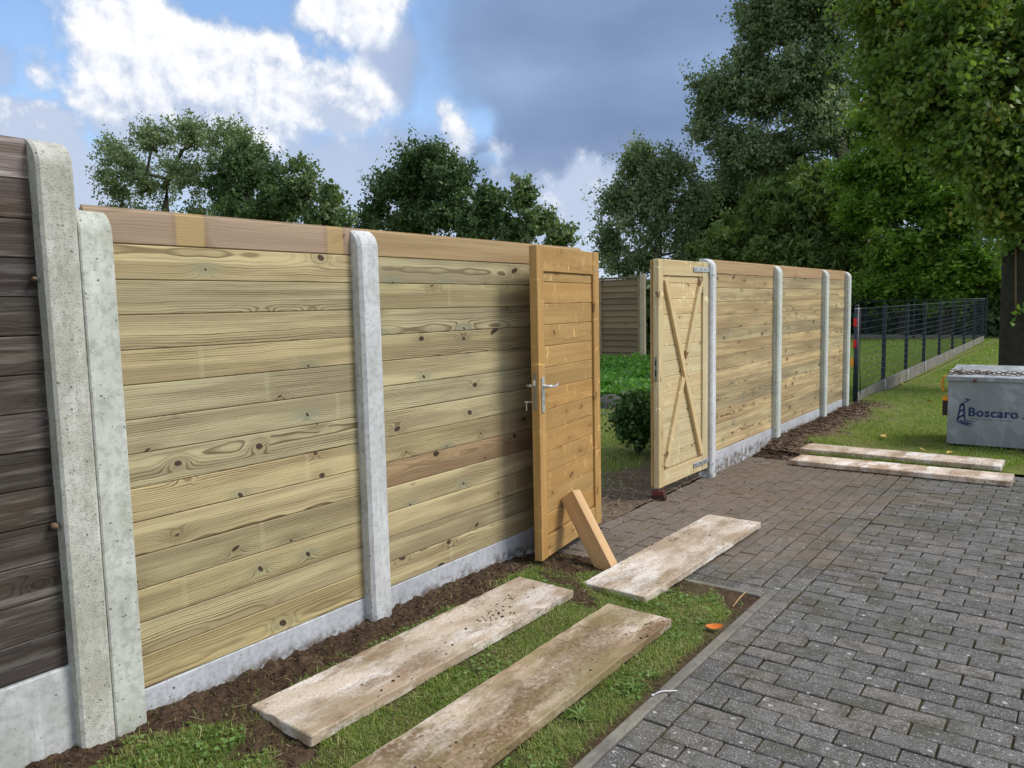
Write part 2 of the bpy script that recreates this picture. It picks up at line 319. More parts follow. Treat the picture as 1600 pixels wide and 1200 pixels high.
def leafmat(name, cols, trans=.35, rough=.5, spec=.35):
    m, n = material(name)
    r = n.attr('rnd')['Fac']
    st = [(i / (len(cols) - 1), c) for i, c in enumerate(cols)]
    c = n.ramp(r, st)
    d = n.new('ShaderNodeBsdfPrincipled'); n.set(d.inputs['Base Color'], c); d.inputs['Roughness'].default_value = rough; d.inputs['Specular IOR Level'].default_value = spec
    t = n.new('ShaderNodeBsdfTranslucent'); n.set(t.inputs[0], n.mix(1., c, (1.25, 1.35, .7), 'MULTIPLY'))
    mxs = n.new('ShaderNodeMixShader'); mxs.inputs[0].default_value = trans; n.set(mxs.inputs[1], d.outputs[0]); n.set(mxs.inputs[2], t.outputs[0])
    n.out(mxs.outputs[0]); return m
leafmat('grass_blade', [(0.132, 0.202, 0.037), (0.188, 0.276, 0.052), (0.258, 0.329, 0.076), (0.352, 0.356, 0.123), (0.502, 0.444, 0.222)], .35)
leafmat('lawn_blade', [(0.127, 0.203, 0.027), (0.171, 0.259, 0.038), (0.223, 0.324, 0.047), (0.267, 0.324, 0.068), (0.327, 0.308, 0.108)], .35)
leafmat('weed_leaf', [(0.091, 0.169, 0.033), (0.156, 0.260, 0.058), (0.208, 0.312, 0.091)], .35)
leafmat('poplar_leaf', [(0.072, 0.119, 0.044), (0.112, 0.174, 0.065), (0.174, 0.235, 0.102), (0.265, 0.317, 0.174)], .28)
leafmat('grey_poplar_leaf', [(0.087, 0.132, 0.058), (0.138, 0.193, 0.090), (0.218, 0.274, 0.139), (0.390, 0.433, 0.271)], .28)
leafmat('dark_leaf', [(0.047, 0.088, 0.034), (0.082, 0.137, 0.048), (0.127, 0.189, 0.069)], .22)
leafmat('willow_leaf', [(0.086, 0.145, 0.039), (0.145, 0.211, 0.054), (0.211, 0.270, 0.086)], .32)
leafmat('hornbeam_leaf', [(0.078, 0.165, 0.028), (0.127, 0.243, 0.035), (0.194, 0.320, 0.051), (0.292, 0.387, 0.067)], .42)
leafmat('lime_leaf', [(0.073, 0.131, 0.029), (0.109, 0.185, 0.035), (0.155, 0.237, 0.046), (0.209, 0.264, 0.056), (0.401, 0.281, 0.061)], .38)
leafmat('nettle_leaf', [(0.077, 0.200, 0.031), (0.132, 0.308, 0.046), (0.200, 0.416, 0.077)], .35)
leafmat('shrub_leaf', [(0.031, 0.069, 0.019), (0.058, 0.117, 0.027), (0.108, 0.176, 0.043)], .25)
leafmat('straw', [(.34, .25, .13), (.48, .38, .22), (.58, .50, .34)], .2)

def simple(name, col, rough=.6, metal=0., nz=0., scale=20., spec=.4, bump=0.):
    m, n = material(name); o = n.obj()
    f = n.noise(o, scale, 5., .65); c = n.mix(n.m('MULTIPLY', n.ss(f, .35, .7), nz), col, tuple(q * .45 for q in col))
    n.out(n.bsdf(c, rough, metal, f if bump else None, bump, .004, spec)); return m
simple('bark', (.075, .068, .045), .9, 0, .7, 14., .1, 1.)
simple('grey_bark', (.17, .155, .13), .9, 0, .6, 10., .1, .8)
simple('aluminium', (.72, .73, .75), .38, .75, .2, 60.)
simple('lock_steel', (.30, .28, .25), .5, .8, .3, 40.)
simple('galvanised_hinge', (.55, .57, .60), .45, .7, .45, 70.)
simple('black_hole', (.012, .012, .012), .8)
simple('anthracite_paint', (.016, .024, .036), .45, 0, .2, 20.)
simple('red_lens', (.62, .012, .012), .25, 0, .1)
simple('orange_lens', (.85, .30, .015), .25, 0, .1)
simple('dark_rubber', (.028, .02, .016), .6, 0, .3)
simple('rust', (.15, .072, .045), .85, .2, .6, 90.)
simple('rusty_bolt', (.22, .14, .09), .8, .3, .6, 60.)
simple('white_plastic', (.80, .80, .80), .4)
simple('stone', (.11, .105, .10), .9, 0, .8, 9., .2, 1.)
simple('brick_wedge', (.15, .035, .03), .85, 0, .5, 40.)
simple('soil_clod', (.078, .050, .033), .95, 0, .6, 60., .1, 1.)
simple('orange_leaf', (.66, .17, .015), .5, 0, .35, 90.)
simple('yellow_leaf', (.62, .42, .10), .6, 0, .35, 90.)
simple('pale_fleck', (.62, .58, .50), .7, 0, .2)
m, n = material('galvanised_sheet')
o = n.obj(); v = n.vor(n.vm('ADD', o, n.vm('MULTIPLY', n.noise(o, 14., 3., .6, col=True), (.10,) * 3)), 13.)
r = n.sep(v['Color'])[0]; big = n.noise(o, 2.3, 5., .6)
c = n.mix(r, (.22, .25, .275), (.38, .42, .45))
c = n.mix(n.ss(big, .38, .62), (.23, .25, .27), c)
c = n.mix(n.m('MULTIPLY', n.ss(n.noise(n.vm('MULTIPLY', o, (1., 1., .35)), 7., 5., .7), .55, .72), .35), c, (.45, .50, .52))
c = n.mix(n.m('MULTIPLY', n.ss(n.noise(n.vm('MULTIPLY', o, (3., 1., .25)), 5., 4., .7), .60, .76), .45), c, (.17, .135, .105))
c = n.mix(1., c, n.info()['Color'], 'MULTIPLY')
n.out(n.bsdf(c, n.ss(r, 0., 1., .45, .7), .25, n.noise(o, 50., 3., .6), .15, .002, .4))
m, n = material('blue_paint')
o = n.obj()
c = n.mix(n.ss(n.noise(o, 55., 4., .65), .58, .70), (.012, .028, .11), (.22, .25, .29))
n.out(n.bsdf(c, .6, 0.))
m, n = material('sticker_pine')      # cap board gone grey-brown except under two stacking sticks
src = MAT['cap_pine']; m = src.copy(); m.name = 'sticker_pine'; MAT['sticker_pine'] = m

# ------------------------------------------------------------------ mesh helpers
def link(o): COL.objects.link(o); return o
def mesh(name, V, F, mat=None, smooth=False, attrs=None):
    me = bpy.data.meshes.new(name); me.from_pydata([tuple(v) for v in V], [], [tuple(f) for f in F])
    if mat: me.materials.append(MAT[mat])
    if smooth: me.polygons.foreach_set('use_smooth', [True] * len(me.polygons))
    me.update(); return me
def bulk(name, V, F, mat, rnd=None, smooth=False, soil=None):
    """fast mesh from numpy arrays; F is (n,k)"""
    V = np.asarray(V, np.float32); F = np.asarray(F, np.int32); k = F.shape[1]
    me = bpy.data.meshes.new(name); me.vertices.add(len(V)); me.vertices.foreach_set('co', V.ravel())
    me.loops.add(F.size); me.loops.foreach_set('vertex_index', F.ravel()); me.polygons.add(len(F))
    me.polygons.foreach_set('loop_start', np.arange(0, F.size, k, dtype=np.int32)); me.polygons.foreach_set('loop_total', np.full(len(F), k, np.int32))
    me.materials.append(MAT[mat])
    if smooth: me.polygons.foreach_set('use_smooth', np.ones(len(F), bool))
    if rnd is not None:
        a = me.attributes.new('rnd', 'FLOAT', 'FACE'); a.data.foreach_set('value', np.asarray(rnd, np.float32))
    if soil is not None:
        a = me.attributes.new('soil', 'FLOAT', 'POINT'); a.data.foreach_set('value', np.asarray(soil, np.float32))
    me.update(calc_edges=True); return me
def ob(name, me, parent=None, loc=(0, 0, 0), rot=None, label=None, cat=None, group=None, kind=None, tint=None):
    o = bpy.data.objects.new(name, me); link(o)
    if parent is not None: o.parent = parent
    o.location = loc
    if rot is not None:
        if isinstance(rot, Matrix): o.rotation_euler = rot.to_euler()
        else: o.rotation_euler = rot
    if tint is not None: o.color = (*tint, 1) if len(tint) == 3 else tint
    for k, v in (('label', label), ('category', cat), ('group', group), ('kind', kind)):
        if v: o[k] = v
    return o
def empty(name, loc, label, cat, group=None, rz=0.):
    o = ob(name, None, None, loc, (0, 0, rz), label, cat, group); o.empty_display_size = .1; return o
def boxVF(x0, x1, y0, y1, z0, z1):
    V = [(x, y, z) for z in (z0, z1) for y in (y0, y1) for x in (x0, x1)]
    return V, [(0, 2, 3, 1), (4, 5, 7, 6), (0, 1, 5, 4), (1, 3, 7, 5), (3, 2, 6, 7), (2, 0, 4, 6)]
def bevbox(sx, sy, sz, b=.004, mat=None, name='m', seg=1, jitter=0.):
    bm = bmesh.new(); bmesh.ops.create_cube(bm, size=1.)
    for v in bm.verts: v.co = Vector((v.co.x * sx, v.co.y * sy, v.co.z * sz)) + (Vector([random.uniform(-jitter, jitter) for _ in range(3)]) if jitter else Vector())
    if b: bmesh.ops.bevel(bm, geom=bm.edges[:], offset=b, segments=seg, affect='EDGES', profile=.5)
    me = bpy.data.meshes.new(name); bm.to_mesh(me); bm.free()
    if mat: me.materials.append(MAT[mat])
    return me
def prism(profile, x0, x1, mat, name='m'):
    """profile (y,z) points counter-clockwise seen from +x, extruded along x"""
    k = len(profile); V = [(x0, a, b) for a, b in profile] + [(x1, a, b) for a, b in profile]
    F = [tuple(reversed(range(k))), tuple(range(k, 2 * k))] + [(i, (i + 1) % k, k + (i + 1) % k, k + i) for i in range(k)]
    return mesh(name, V, F, mat)
class Tube:
    def __init__(s): s.V = []; s.F = []
    def add(s, pts, rad, k=6, cap=True):
        pts = [Vector(p) for p in pts]; rad = rad if isinstance(rad, (list, tuple)) else [rad] * len(pts); base = len(s.V)
        for i, p in enumerate(pts):
            t = (pts[min(i + 1, len(pts) - 1)] - pts[max(i - 1, 0)]).normalized()
            a = t.cross(Vector((0, 0, 1)) if abs(t.z) < .9 else Vector((1, 0, 0))).normalized(); b = t.cross(a)
            for j in range(k):
                q = 2 * math.pi * j / k; s.V.append(p + (a * math.cos(q) + b * math.sin(q)) * rad[i])
        for i in range(len(pts) - 1):
            for j in range(k):
                s.F.append((base + i * k + j, base + i * k + (j + 1) % k, base + (i + 1) * k + (j + 1) % k, base + (i + 1) * k + j))
        if cap:
            s.F.append(tuple(base + j for j in reversed(range(k)))); s.F.append(tuple(base + (len(pts) - 1) * k + j for j in range(k)))
        return s
    def box(s, *a):
        V, F = boxVF(*a); b = len(s.V); s.V += [Vector(v) for v in V]; s.F += [tuple(b + i for i in f) for f in F]; return s
    def me(s, mat, smooth=True, name='m'): 
        return mesh(name, s.V, s.F, mat, smooth)
def at(px, py, Y):
    """world point on the ray of picture position (px, py) at depth y = Y (positions measured off the photograph)"""
    d = FWD + RGT * (px - 800) / FPX - UPV * (py - 600) / FPX
    return CAM + d * (Y - CAM[1]) / d[1]
# smooth value noise for terrain
_g = rng.random((256, 256))
def vnoise(x, y):
    xi = np.floor(x).astype(int); yi = np.floor(y).astype(int); fx = x - xi; fy = y - yi
    fx = fx * fx * (3 - 2 * fx); fy = fy * fy * (3 - 2 * fy)
    a = _g[xi % 256, yi % 256]; b = _g[(xi + 1) % 256, yi % 256]; c = _g[xi % 256, (yi + 1) % 256]; d = _g[(xi + 1) % 256, (yi + 1) % 256]
    return (a * (1 - fx) + b * fx) * (1 - fy) + (c * (1 - fx) + d * fx) * fy
def fbm(x, y, s, o=4):
    r = 0; a = .5; t = 0
    for i in range(o): r = r + a * vnoise(x * s + 17.3 * i, y * s + 9.1 * i); t += a; a *= .55; s *= 2.03
    return r / t
def sstep(x, a, b):
    t = np.clip((x - a) / (b - a), 0, 1); return t * t * (3 - 2 * t)

# ------------------------------------------------------------------ ground
def grid(name, x0, x1, y0, y1, nx, ny, zf, soilf, mat, kind='structure'):
    xs = np.linspace(x0, x1, nx); ys = np.linspace(y0, y1, ny); X, Y = np.meshgrid(xs, ys)
    so = soilf(X, Y); Z = zf(X, Y, so)
    V = np.stack([X.ravel(), Y.ravel(), Z.ravel()], 1)
    i = np.arange((ny - 1) * nx).reshape(ny - 1, nx)[:, :-1].ravel()
    F = np.stack([i, i + 1, i + nx + 1, i + nx], 1)
    return ob(name, bulk(name, V, F, mat, smooth=True, soil=so.ravel()), kind=kind)
ob('ground', bulk('ground', [(-700, -700, -.14), (700, -700, -.14), (700, 700, -.14), (-700, 700, -.14)], [(0, 1, 2, 3)], 'lawn_ground', soil=[0] * 4), kind='structure')

SLABS = []   # rectangles (cx,cy,hx,hy,angle) that lie on the grass
def verge_soil(x, y):
    e = fbm(x, y, 7., 4); f = fbm(x + 5, y + 3, 2.2, 3)
    kk = .72 + .28 * sstep(y, 1.5, 2.0)
    s = 1 - sstep(x, (.13 + .26 * (e - .35) + .14 * (f - .3)) * kk, (.26 + .30 * (e - .35) + .14 * (f - .3)) * kk)
    s = np.maximum(s, sstep(y, 3.35, 3.75) * (1 - sstep(x, .45 + .3 * (e - .5), .62 + .3 * (e - .5))))
    corner = sstep(x + .9 * (y - 3.9) + .35 * (e - .5), 1.10, 1.30) * sstep(y + .3 * (e - .5), 3.62, 3.80)
    s = np.maximum(s, corner)
    s = np.maximum(s, sstep(x + .12 * (e - .5), 1.30, 1.37) * .85)
    s = np.maximum(s, .9 * sstep(fbm(x + 2, y + 9, 3.3, 3), .66, .74))
    return s
def verge_z(x, y, s):
    z = .088 * (1 - sstep(x, -.1, 1.25)) + .004 + .022 * (1 - sstep(y, 1.2, 2.2)) * (1 - sstep(x, .1, .6))
    z = np.where(y > 3.4, z * (1 - sstep(y, 3.3, 4.25) * .85), z)
    z = z + .016 * (fbm(x, y, 5., 4) - .5)
    z = z + s * (.050 * (fbm(x + 3, y + 1, 16., 4) - .5) + .020 * (fbm(x, y, 60., 3) - .5)) * (1 - sstep(x, .7, 1.2)) - .004 * s * sstep(.30 - x, 0., .2)
    z = z - .010 * sstep(x, 1.25, 1.36)
    return z
grid('verge', -.02, 1.386, -1.2, 4.035, 160, 620, verge_z, verge_soil, 'verge_soil')
def lawn_soil(x, y):
    e = fbm(x, y, 3., 4)
    s = (1 - sstep(np.abs(x - .12), .12 + .5 * (e - .3), .34 + .55 * (e - .3))) * (1 - sstep(y, 11.6, 12.6)) * sstep(y, 6.8, 7.6)
    return s
def lawn_z(x, y, s):
    return .01 + .085 * np.exp(-((x - .05) / .5) ** 2) * (1 - sstep(y, 13., 15.)) * sstep(y, 7.7, 8.6) + .02 * (fbm(x, y, 1.2, 4) - .5) + s * .05 * (fbm(x, y, 9., 4) - .5)
grid('lawn', .0, 9., 8.045, 44., 150, 520, lawn_z, lawn_soil, 'lawn_ground')
def garden_soil(x, y):
    e = fbm(x, y, 2.2, 4)
    return np.clip((1 - sstep(-x, .35 + .9 * (e - .35), .85 + .9 * (e - .35))) * (1 - sstep(y, 6.9, 7.8)), 0, 1)
def garden_z(x, y, s):
    return .005 + .03 * (fbm(x, y, 1.2, 4) - .5) + s * .035 * (fbm(x, y, 11., 4) - .5) + .22 * sstep(y, 9.6, 10.8) * sstep(-x, 1.6, 2.4) * (1 - sstep(y, 20, 26))
grid('garden_ground', -14., -.03, -1., 44., 200, 560, garden_z, garden_soil, 'lawn_ground')

# ------------------------------------------------------------------ paving
BED = -.0085
dv = ob('driveway', bulk('driveway', [(1.40, -3, BED), (9, -3, BED), (9, 8.045, BED), (1.40, 8.045, BED)], [(0, 1, 2, 3)], 'joint_fill'), kind='structure')
gp = ob('gate_path', bulk('gate_path', [(-.03, 4.03, BED - .002), (1.401, 4.03, BED - .002), (1.401, 8.04, BED - .002), (-.03, 8.04, BED - .002)], [(0, 1, 2, 3)], 'joint_fill'), kind='structure')
PV, PW = [], []
for i in range(8):
    PW.append((bevbox(.2048, .0948, .06, .0032, 'paver', 'paver', 1, .0016), bevbox(.1005, .0948, .06, .0032, 'paver', 'paver', 1, .0016)))
    PV.append((bevbox(.2005, .0966, .06, .0032, 'paver', 'paver', 1, .0016), bevbox(.0985, .0966, .06, .0032, 'paver', 'paver', 1, .0016)))
def paver_spots():
    main, path = [], []
    # soldier course beside the kerb, long side along the drive
    y = -1.4
    while y < 8.0:
        main.append((1.489, y + .105, math.pi / 2, 0)); y += .2085
    r = 0; y = -2.0
    while y < 7.99:
        x = 1.546 + (.0 if r % 2 else -.104)
        while x < 6.0:
            if x < 1.54: main.append((1.546 + .0505, y + .0525, 0, 1))
            else: main.append((x + .1035, y + .0525, 0, 0))
            x += .2085
        y += .1042; r += 1
    # path to the gate: courses parallel to the fence behind one header row
    x = 1.4345 - .2085
    while x > -.05: path.append((x + .104, 4.135, 0, 0)); x -= .2085
    c = 0; x = 1.4345 - .1042
    while x > -.06:
        y = 4.19 + (.104 if c % 2 else 0.)
        if c % 2: path.append((x + .0521, 4.19 + .0505, math.pi / 2, 1))
        while y < 7.93:
            path.append((x + .0521, y + .1035, math.pi / 2, 0)); y += .2085
        x -= .1042; c += 1
    return main, path
def in_view(x, y, z=0.):
    d = np.array([x, y, z]) - CAM; f = d @ FWD
    if f < .2: return None
    u = 800 + FPX * (d @ RGT) / f; v_ = 600 - FPX * (d @ UPV) / f
    return f if -60 < u < 1660 and -60 < v_ < 1290 else None
def lay(parent, spots, PV):
    vis, rest = [], []
    for s in spots:
        f = in_view(s[0], s[1]); (vis if f else rest).append((f or 99., s))
    vis.sort(key=lambda q: q[0]); near = vis[:300]; rest = vis[300:] + [r for r in rest if math.hypot(r[1][0] - 2.76, r[1][1]) < 9]
    def xf(s):
        return (s[0] + random.uniform(-.0018, .0018), s[1] + random.uniform(-.0018, .0018), -.030 + max(-.003, min(.003, random.gauss(0, .0018)))), (random.gauss(0, .005), random.gauss(0, .005), s[2] + random.gauss(0, .006) + random.choice((0, math.pi)))
    for f, s in near:
        l, r = xf(s); ob('paver', random.choice(PV)[s[3]], parent, l, r)
    if rest:
        Vs, Fs, off = [], [], 0
        proto = {}
        for f, s in rest:
            l, r = xf(s); me = random.choice(PV)[s[3]]
            if me.name not in proto:
                V = np.empty(len(me.vertices) * 3); me.vertices.foreach_get('co', V); proto[me.name] = (V.reshape(-1, 3), [tuple(p.vertices) for p in me.polygons])
            V, F = proto[me.name]; cz, sz = math.cos(r[2]), math.sin(r[2])
            Vs.append(np.stack([V[:, 0] * cz - V[:, 1] * sz + l[0], V[:, 0] * sz + V[:, 1] * cz + l[1], V[:, 2] + l[2]], 1)); Fs += [tuple(i + off for i in q) for q in F]; off += len(V)
        ob('far_pavers', mesh('far_pavers', np.concatenate(Vs), Fs, 'paver'), parent, kind='stuff')
mp, pp = paver_spots(); lay(dv, mp, PV); lay(gp, pp, PW)
# concrete kerb pieces
def kerb(x, y, lx, ly, rz, label):
    o = ob('kerb', bevbox(lx, ly, .20, .007, 'kerb_concrete', 'kerb', 2), None, (x, y, -.094), (0, 0, rz), label, 'kerb', 'edging kerbs of the paving')
y = -1.2
ks = []
while y < 4.03: e_ = min(y + .995, 4.075); ks.append((y, e_)); y = e_ + .004
words = ['grey concrete kerb edging the driveway, first below the picture edge', 'grey concrete kerb edging the driveway, second below the picture edge', 'grey concrete kerb edging the driveway, below the picture edge', 'grey concrete kerb along the driveway beside the white cable tie', 'grey concrete kerb along the driveway beside the orange leaf', 'short end of the grey kerb at the corner of the gate path']
for i, (a, b) in enumerate(ks): kerb(1.412, (a + b) / 2, .048, b - a, 0, words[min(i, 5)])
kerb(.905, 4.052, .955, .046, 0, 'grey concrete kerb along the edge of the gate path, beside the bare soil')

# ------------------------------------------------------------------ fence pieces
PITCH = .125
def plank_mesh(L, mat, H=PITCH, T=.028, bev=.0035, gap=.0016):
    h = H / 2 - gap / 2
    prof = [(-T / 2, -h + bev), (-T / 2 + bev, -h), (T / 2, -h), (T / 2, h - .001), (.005, h - .001), (.005, h + .008), (-.004, h + .008), (-.004, h), (-T / 2 + bev, h), (-T / 2, h - bev)]
    prof = [(a, b) for a, b in prof][::-1]
    # outline runs with -y as the front face
    me = prism(prof, -L / 2, L / 2, mat); 
    bm = bmesh.new(); bm.from_mesh(me); bmesh.ops.recalc_face_normals(bm, faces=bm.faces[:]); bm.to_mesh(me); bm.free(); return me
ROT_F = (0, 0, math.pi / 2)      # local x -> world +y, local -y -> world +x
def tintv(a=.12):
    k = random.uniform(1 - a, 1 + a * .7); h = random.uniform(-.05, .05)
    return (k * (1 + h), k, k * (1 - h * 1.2))
def bay(y0, y1, label, seed, tints=None, capmat='cap_pine', cap_tint=(1, 1, 1), zb=.2, jit=.001, cap=.118):
    random.seed(seed)
    L = y1 - y0; root = empty('fence_bay', (0, (y0 + y1) / 2, 0), label, 'fence')
    me = plank_mesh(L, 'treated_pine')
    for k in range(13):
        ob('plank', me, root, (-.014 + random.uniform(-jit, jit), 0, zb + PITCH * (k + .5)), ROT_F, tint=(tints or {}).get(k, tintv()))
    ob('cap_plank', plank_mesh(L, capmat, cap), root, (-.012, 0, zb + PITCH * 13 + cap / 2 + .001), ROT_F, tint=cap_tint)
    ob('base_slab', bevbox(L, .038, .5, .004, 'base_concrete', 'base_slab'), root, (-.016, 0, zb - .2515), ROT_F)
    return root
b1_ = bay(1.30, 2.55, 'fence bay of pale green pine planks between two concrete posts, nearest the dark fence', 11, {0: (1.02, .98, .86), 2: (.92, .9, .84), 3: (.86, .88, .86)}, 'sticker_pine', (.98, .94, 1.02))
b2_ = bay(2.55, 4.50, 'fence bay of pine planks partly hidden behind the open honey gate leaf', 12, {4: (.76, .62, .60), 11: (.85, .85, .80), 9: (.88, .88, .85)}, 'cap_pine', (1.06, .98, .80))
b3_ = bay(6.64, 8.455, 'pine fence bay right beside the hinges of the pale gate leaf', 13, None, 'cap_pine', (1.12, 1.0, .86))
b4_ = bay(8.455, 10.30, 'middle bay of the pine fence beyond the gate', 14, None, 'cap_pine', (1.08, .93, .80))
b5_ = bay(10.30, 11.41, 'narrow last bay of the pine fence before the wire fence', 15, None, 'cap_pine', (1.1, .95, .82))
for r in (b3_, b4_, b5_):
    for ch in r.children:
        if ch.name.startswith('plank'):
            q = random.uniform(.82, 1.16); h = random.uniform(-.04, .08); ch.color = (q * 1.06 * (1 + h), q, q * .97 * (1 - h), 1)
# sticker marks on the first cap board and faint ones on some planks: light bars where stacking sticks lay
nt = MAT['sticker_pine'].node_tree; n = NT.__new__(NT); n.nt = nt
pb = [q for q in nt.nodes if q.type == 'BSDF_PRINCIPLED'][0]; old = pb.inputs['Base Color'].links[0].from_socket
x_, y_, z_ = n.sep(n.obj())
def bar(c, w2, soft): return n.ss(n.m('ABSOLUTE', n.m('SUBTRACT', x_, c)), w2 - soft, w2 + soft, 1., 0.)
edge_ = n.m('ADD', n.m('MULTIPLY', n.noise(n.obj(), 30., 3., .6), .01), -.005)
bars = n.m('MAXIMUM', bar(-.235, .058, .006), bar(.47, .045, .006))
rim = n.m('MAXIMUM', bar(-.235, .075, .012), bar(.47, .062, .012))
cc = n.mix(n.m('MULTIPLY', rim, .35), old, (.22, .13, .075)); cc = n.mix(n.m('MULTIPLY', bars, .75), cc, (.44, .31, .13))
nt.links.new(cc, pb.inputs['Base Color'])

# old dark fence at the left
random.seed(21)
root = empty('old_fence_bay', (0, .35, 0), 'weathered dark grey-brown plank fence at the left edge', 'fence')
me = plank_mesh(1.62, 'weathered_plank', .1243)
for k in range(14):
    q = random.uniform(.5, 1.15); t = (q * 1.05, q, q * random.uniform(.86, .98))
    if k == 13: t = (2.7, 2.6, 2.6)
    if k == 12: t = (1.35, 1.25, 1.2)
    ob('plank', me, root, (-.014 + random.uniform(-.002, .002), 0, .3965 + .1243 * (k + .5)), ROT_F, tint=t)
ob('base_slab', bevbox(1.62, .04, .62, .004, 'old_base_concrete', 'base_slab'), root, (-.006, 0, .395 - .311), ROT_F)
ob('bolt', Tube().add([(.0, .775, 1.695), (.026, .77, 1.697), (.040, .768, 1.698)], [.007, .008, .006], 8).me('rusty_bolt'), root)
ob('bolt', Tube().add([(.0, .775, .885), (.026, .772, .886), (.038, .77, .886)], [.011, .012, .009], 8).me('rusty_bolt'), root)

def post(y0, y1, top, label, mat='post_concrete', tint=(1, 1, 1), R=.085, front=.06, back=-.062, bot=-.3, ch=.016):
    wd = (y1 - y0) / 2
    lv = [(bot, front)] + [(bot + (top - R - bot) * t, front) for t in (.25, .5, .75)] + [(top - R, front)]
    for a in np.linspace(0, math.pi / 2, 9)[1:]: lv.append((top - R + R * math.sin(a), front - R + R * math.cos(a)))
    V, F = [], []
    for z, xf in lv:
        c1 = min(ch, (xf - back) * .3)
        V += [(back, -wd, z), (xf - c1 * .9, -wd, z), (xf, -wd + ch, z), (xf, wd - ch, z), (xf - c1 * .9, wd, z), (back, wd, z)]
    for i in range(len(lv) - 1):
        for j in range(6): F.append((i * 6 + j, i * 6 + (j + 1) % 6, (i + 1) * 6 + (j + 1) % 6, (i + 1) * 6 + j))
    F.append(tuple((len(lv) - 1) * 6 + j for j in range(6))); F.append(tuple(reversed(range(6))))
    return ob('concrete_post', mesh('concrete_post', V, F, mat), None, (0, (y0 + y1) / 2, 0), None, label, 'post', 'concrete fence posts', tint=tint)
post(1.140, 1.2535, 2.145, 'tall pitted concrete post at the end of the dark weathered fence', 'old_post_concrete', (.98, .97, .93), ch=.010)
post(1.2565, 1.368, 1.935, 'shorter concrete post standing against the right side of the tall one', 'old_post_concrete', (1.0, 1.03, 1.0), front=.056, ch=.005)
post(2.485, 2.613, 1.945, 'smooth grey concrete post between the two near pine bays')
post(4.452, 4.572, 1.90, 'concrete gate post hidden behind the open honey gate leaf', front=.018)
post(6.585, 6.692, 1.955, 'white-grey concrete hinge post carrying the pale gate leaf', tint=(1.08, 1.08, 1.08))
post(8.395, 8.52, 1.945, 'concrete post between first and middle bays beyond the gate', tint=(.95, 1.0, .90))
post(10.235, 10.36, 1.945, 'concrete post between middle and narrow last pine bays', tint=(.95, 1.0, .92))
post(11.345, 11.47, 1.945, 'last concrete post of the pine fence, beside the wire fence', tint=(.97, 1.0, .93))

# ------------------------------------------------------------------ gate leaves
def stick(L, Wd, T, mat, b=.003): return bevbox(L, T, Wd, b, mat, 'timber')
# honey-coloured leaf folded back against the fence: local x from hinge to lock edge, local -y is the face we see
hp = np.array([.079, 4.60]); lp_ = np.array([.215, 3.675]); dvec = lp_ - hp; Wl = float(np.hypot(*dvec))
ang = math.atan2(dvec[1], dvec[0])
# local +x = towards lock edge; face normal towards the camera is local +y
GL = empty('gate_leaf', (hp[0], hp[1], 0), 'honey-coloured wooden gate leaf folded open, with aluminium lever handle', 'gate', 'the two leaves of the garden gate', ang)
VROT = (0, math.pi / 2, 0)
def leaf(root, Wl, z0, z1, mat, stl, str_, rail_top, rail_bot, sgn, tints, strip=True):
    """sgn=+1: visible face is local +y"""
    T = .05; y = -sgn * T / 2
    H = z1 - z0
    def part(nm, me, loc, rot=(0, 0, 0), t=None): return ob(nm, me, root, loc, rot, tint=t or tintv(.06))
    part('stile', stick(H, stl, T, mat), (Wl - stl / 2, y, z0 + H / 2), VROT)
    part('stile', stick(H, str_, T, mat), (str_ / 2, y, z0 + H / 2), VROT)
    L = Wl - stl - str_ - .002; cx = str_ + L / 2 + .001
    part('top_rail', stick(L, rail_top, T - .006, mat), (cx, y, z1 - rail_top / 2 - .001))
    part('bottom_rail', stick(L, rail_bot, T - .006, mat), (cx, y, z0 + rail_bot / 2 + .001))
    zb = z0 + rail_bot + .003; zt = z1 - rail_top - .003
    me = plank_mesh(L - .002, mat, PITCH, .02); k = 0; z = zt - .058
    part('board', plank_mesh(L - .002, mat, .058 - .001, .02), (cx, y, zt - .029), (0, 0, math.pi if sgn > 0 else 0))
    while z - PITCH > zb - .03:
        part('board', me, (cx, y, z - PITCH / 2), (0, 0, math.pi if sgn > 0 else 0), tints.get(k)); z -= PITCH; k += 1
    if z > zb + .008:
        part('board', plank_mesh(L - .002, mat, z - zb, .02), (cx, y, (z + zb) / 2), (0, 0, math.pi if sgn > 0 else 0))
    return T, y
leaf(GL, Wl, .08, 1.918, 'honey_pine', .085, .10, .145, .125, +1, {})
# furniture of the honey leaf
xs = Wl - .043
plate = ob('handle_plate', bevbox(.032, .009, .205, .003, 'aluminium', 'handle_plate', 2), GL, (xs, .0045, 1.062))
ob('keyhole', bevbox(.007, .003, .022, .001, 'black_hole', 'keyhole'), plate, (0, .0042, -.045))
lev = Tube().add([(xs, .006, 1.112), (xs, .030, 1.112), (xs, .048, 1.112)], [.011, .0095, .009], 10).add([(xs + .006, .046, 1.112), (xs - .02, .048, 1.111), (xs - .06, .047, 1.105), (xs - .095, .046, 1.108), (xs - .125, .044, 1.118)], [.009, .009, .0075, .007, .0055], 10)
ob('lever_handle', lev.me('aluminium'), GL)
lev = Tube().add([(xs, -.05, 1.112), (xs, -.10, 1.112)], .010, 8).add([(xs, -.098, 1.112), (xs - .11, -.096, 1.108)], .008, 8)
ob('back_lever', lev.me('aluminium'), GL)
lockp = ob('lock_plate', bevbox(.003, .020, .215, .001, 'lock_steel', 'lock_plate'), GL, (Wl + .0015, -.027, 1.083))
ob('latch_bolt', bevbox(.012, .013, .032, .002, 'aluminium', 'latch_bolt'), lockp, (.006, 0, .050))
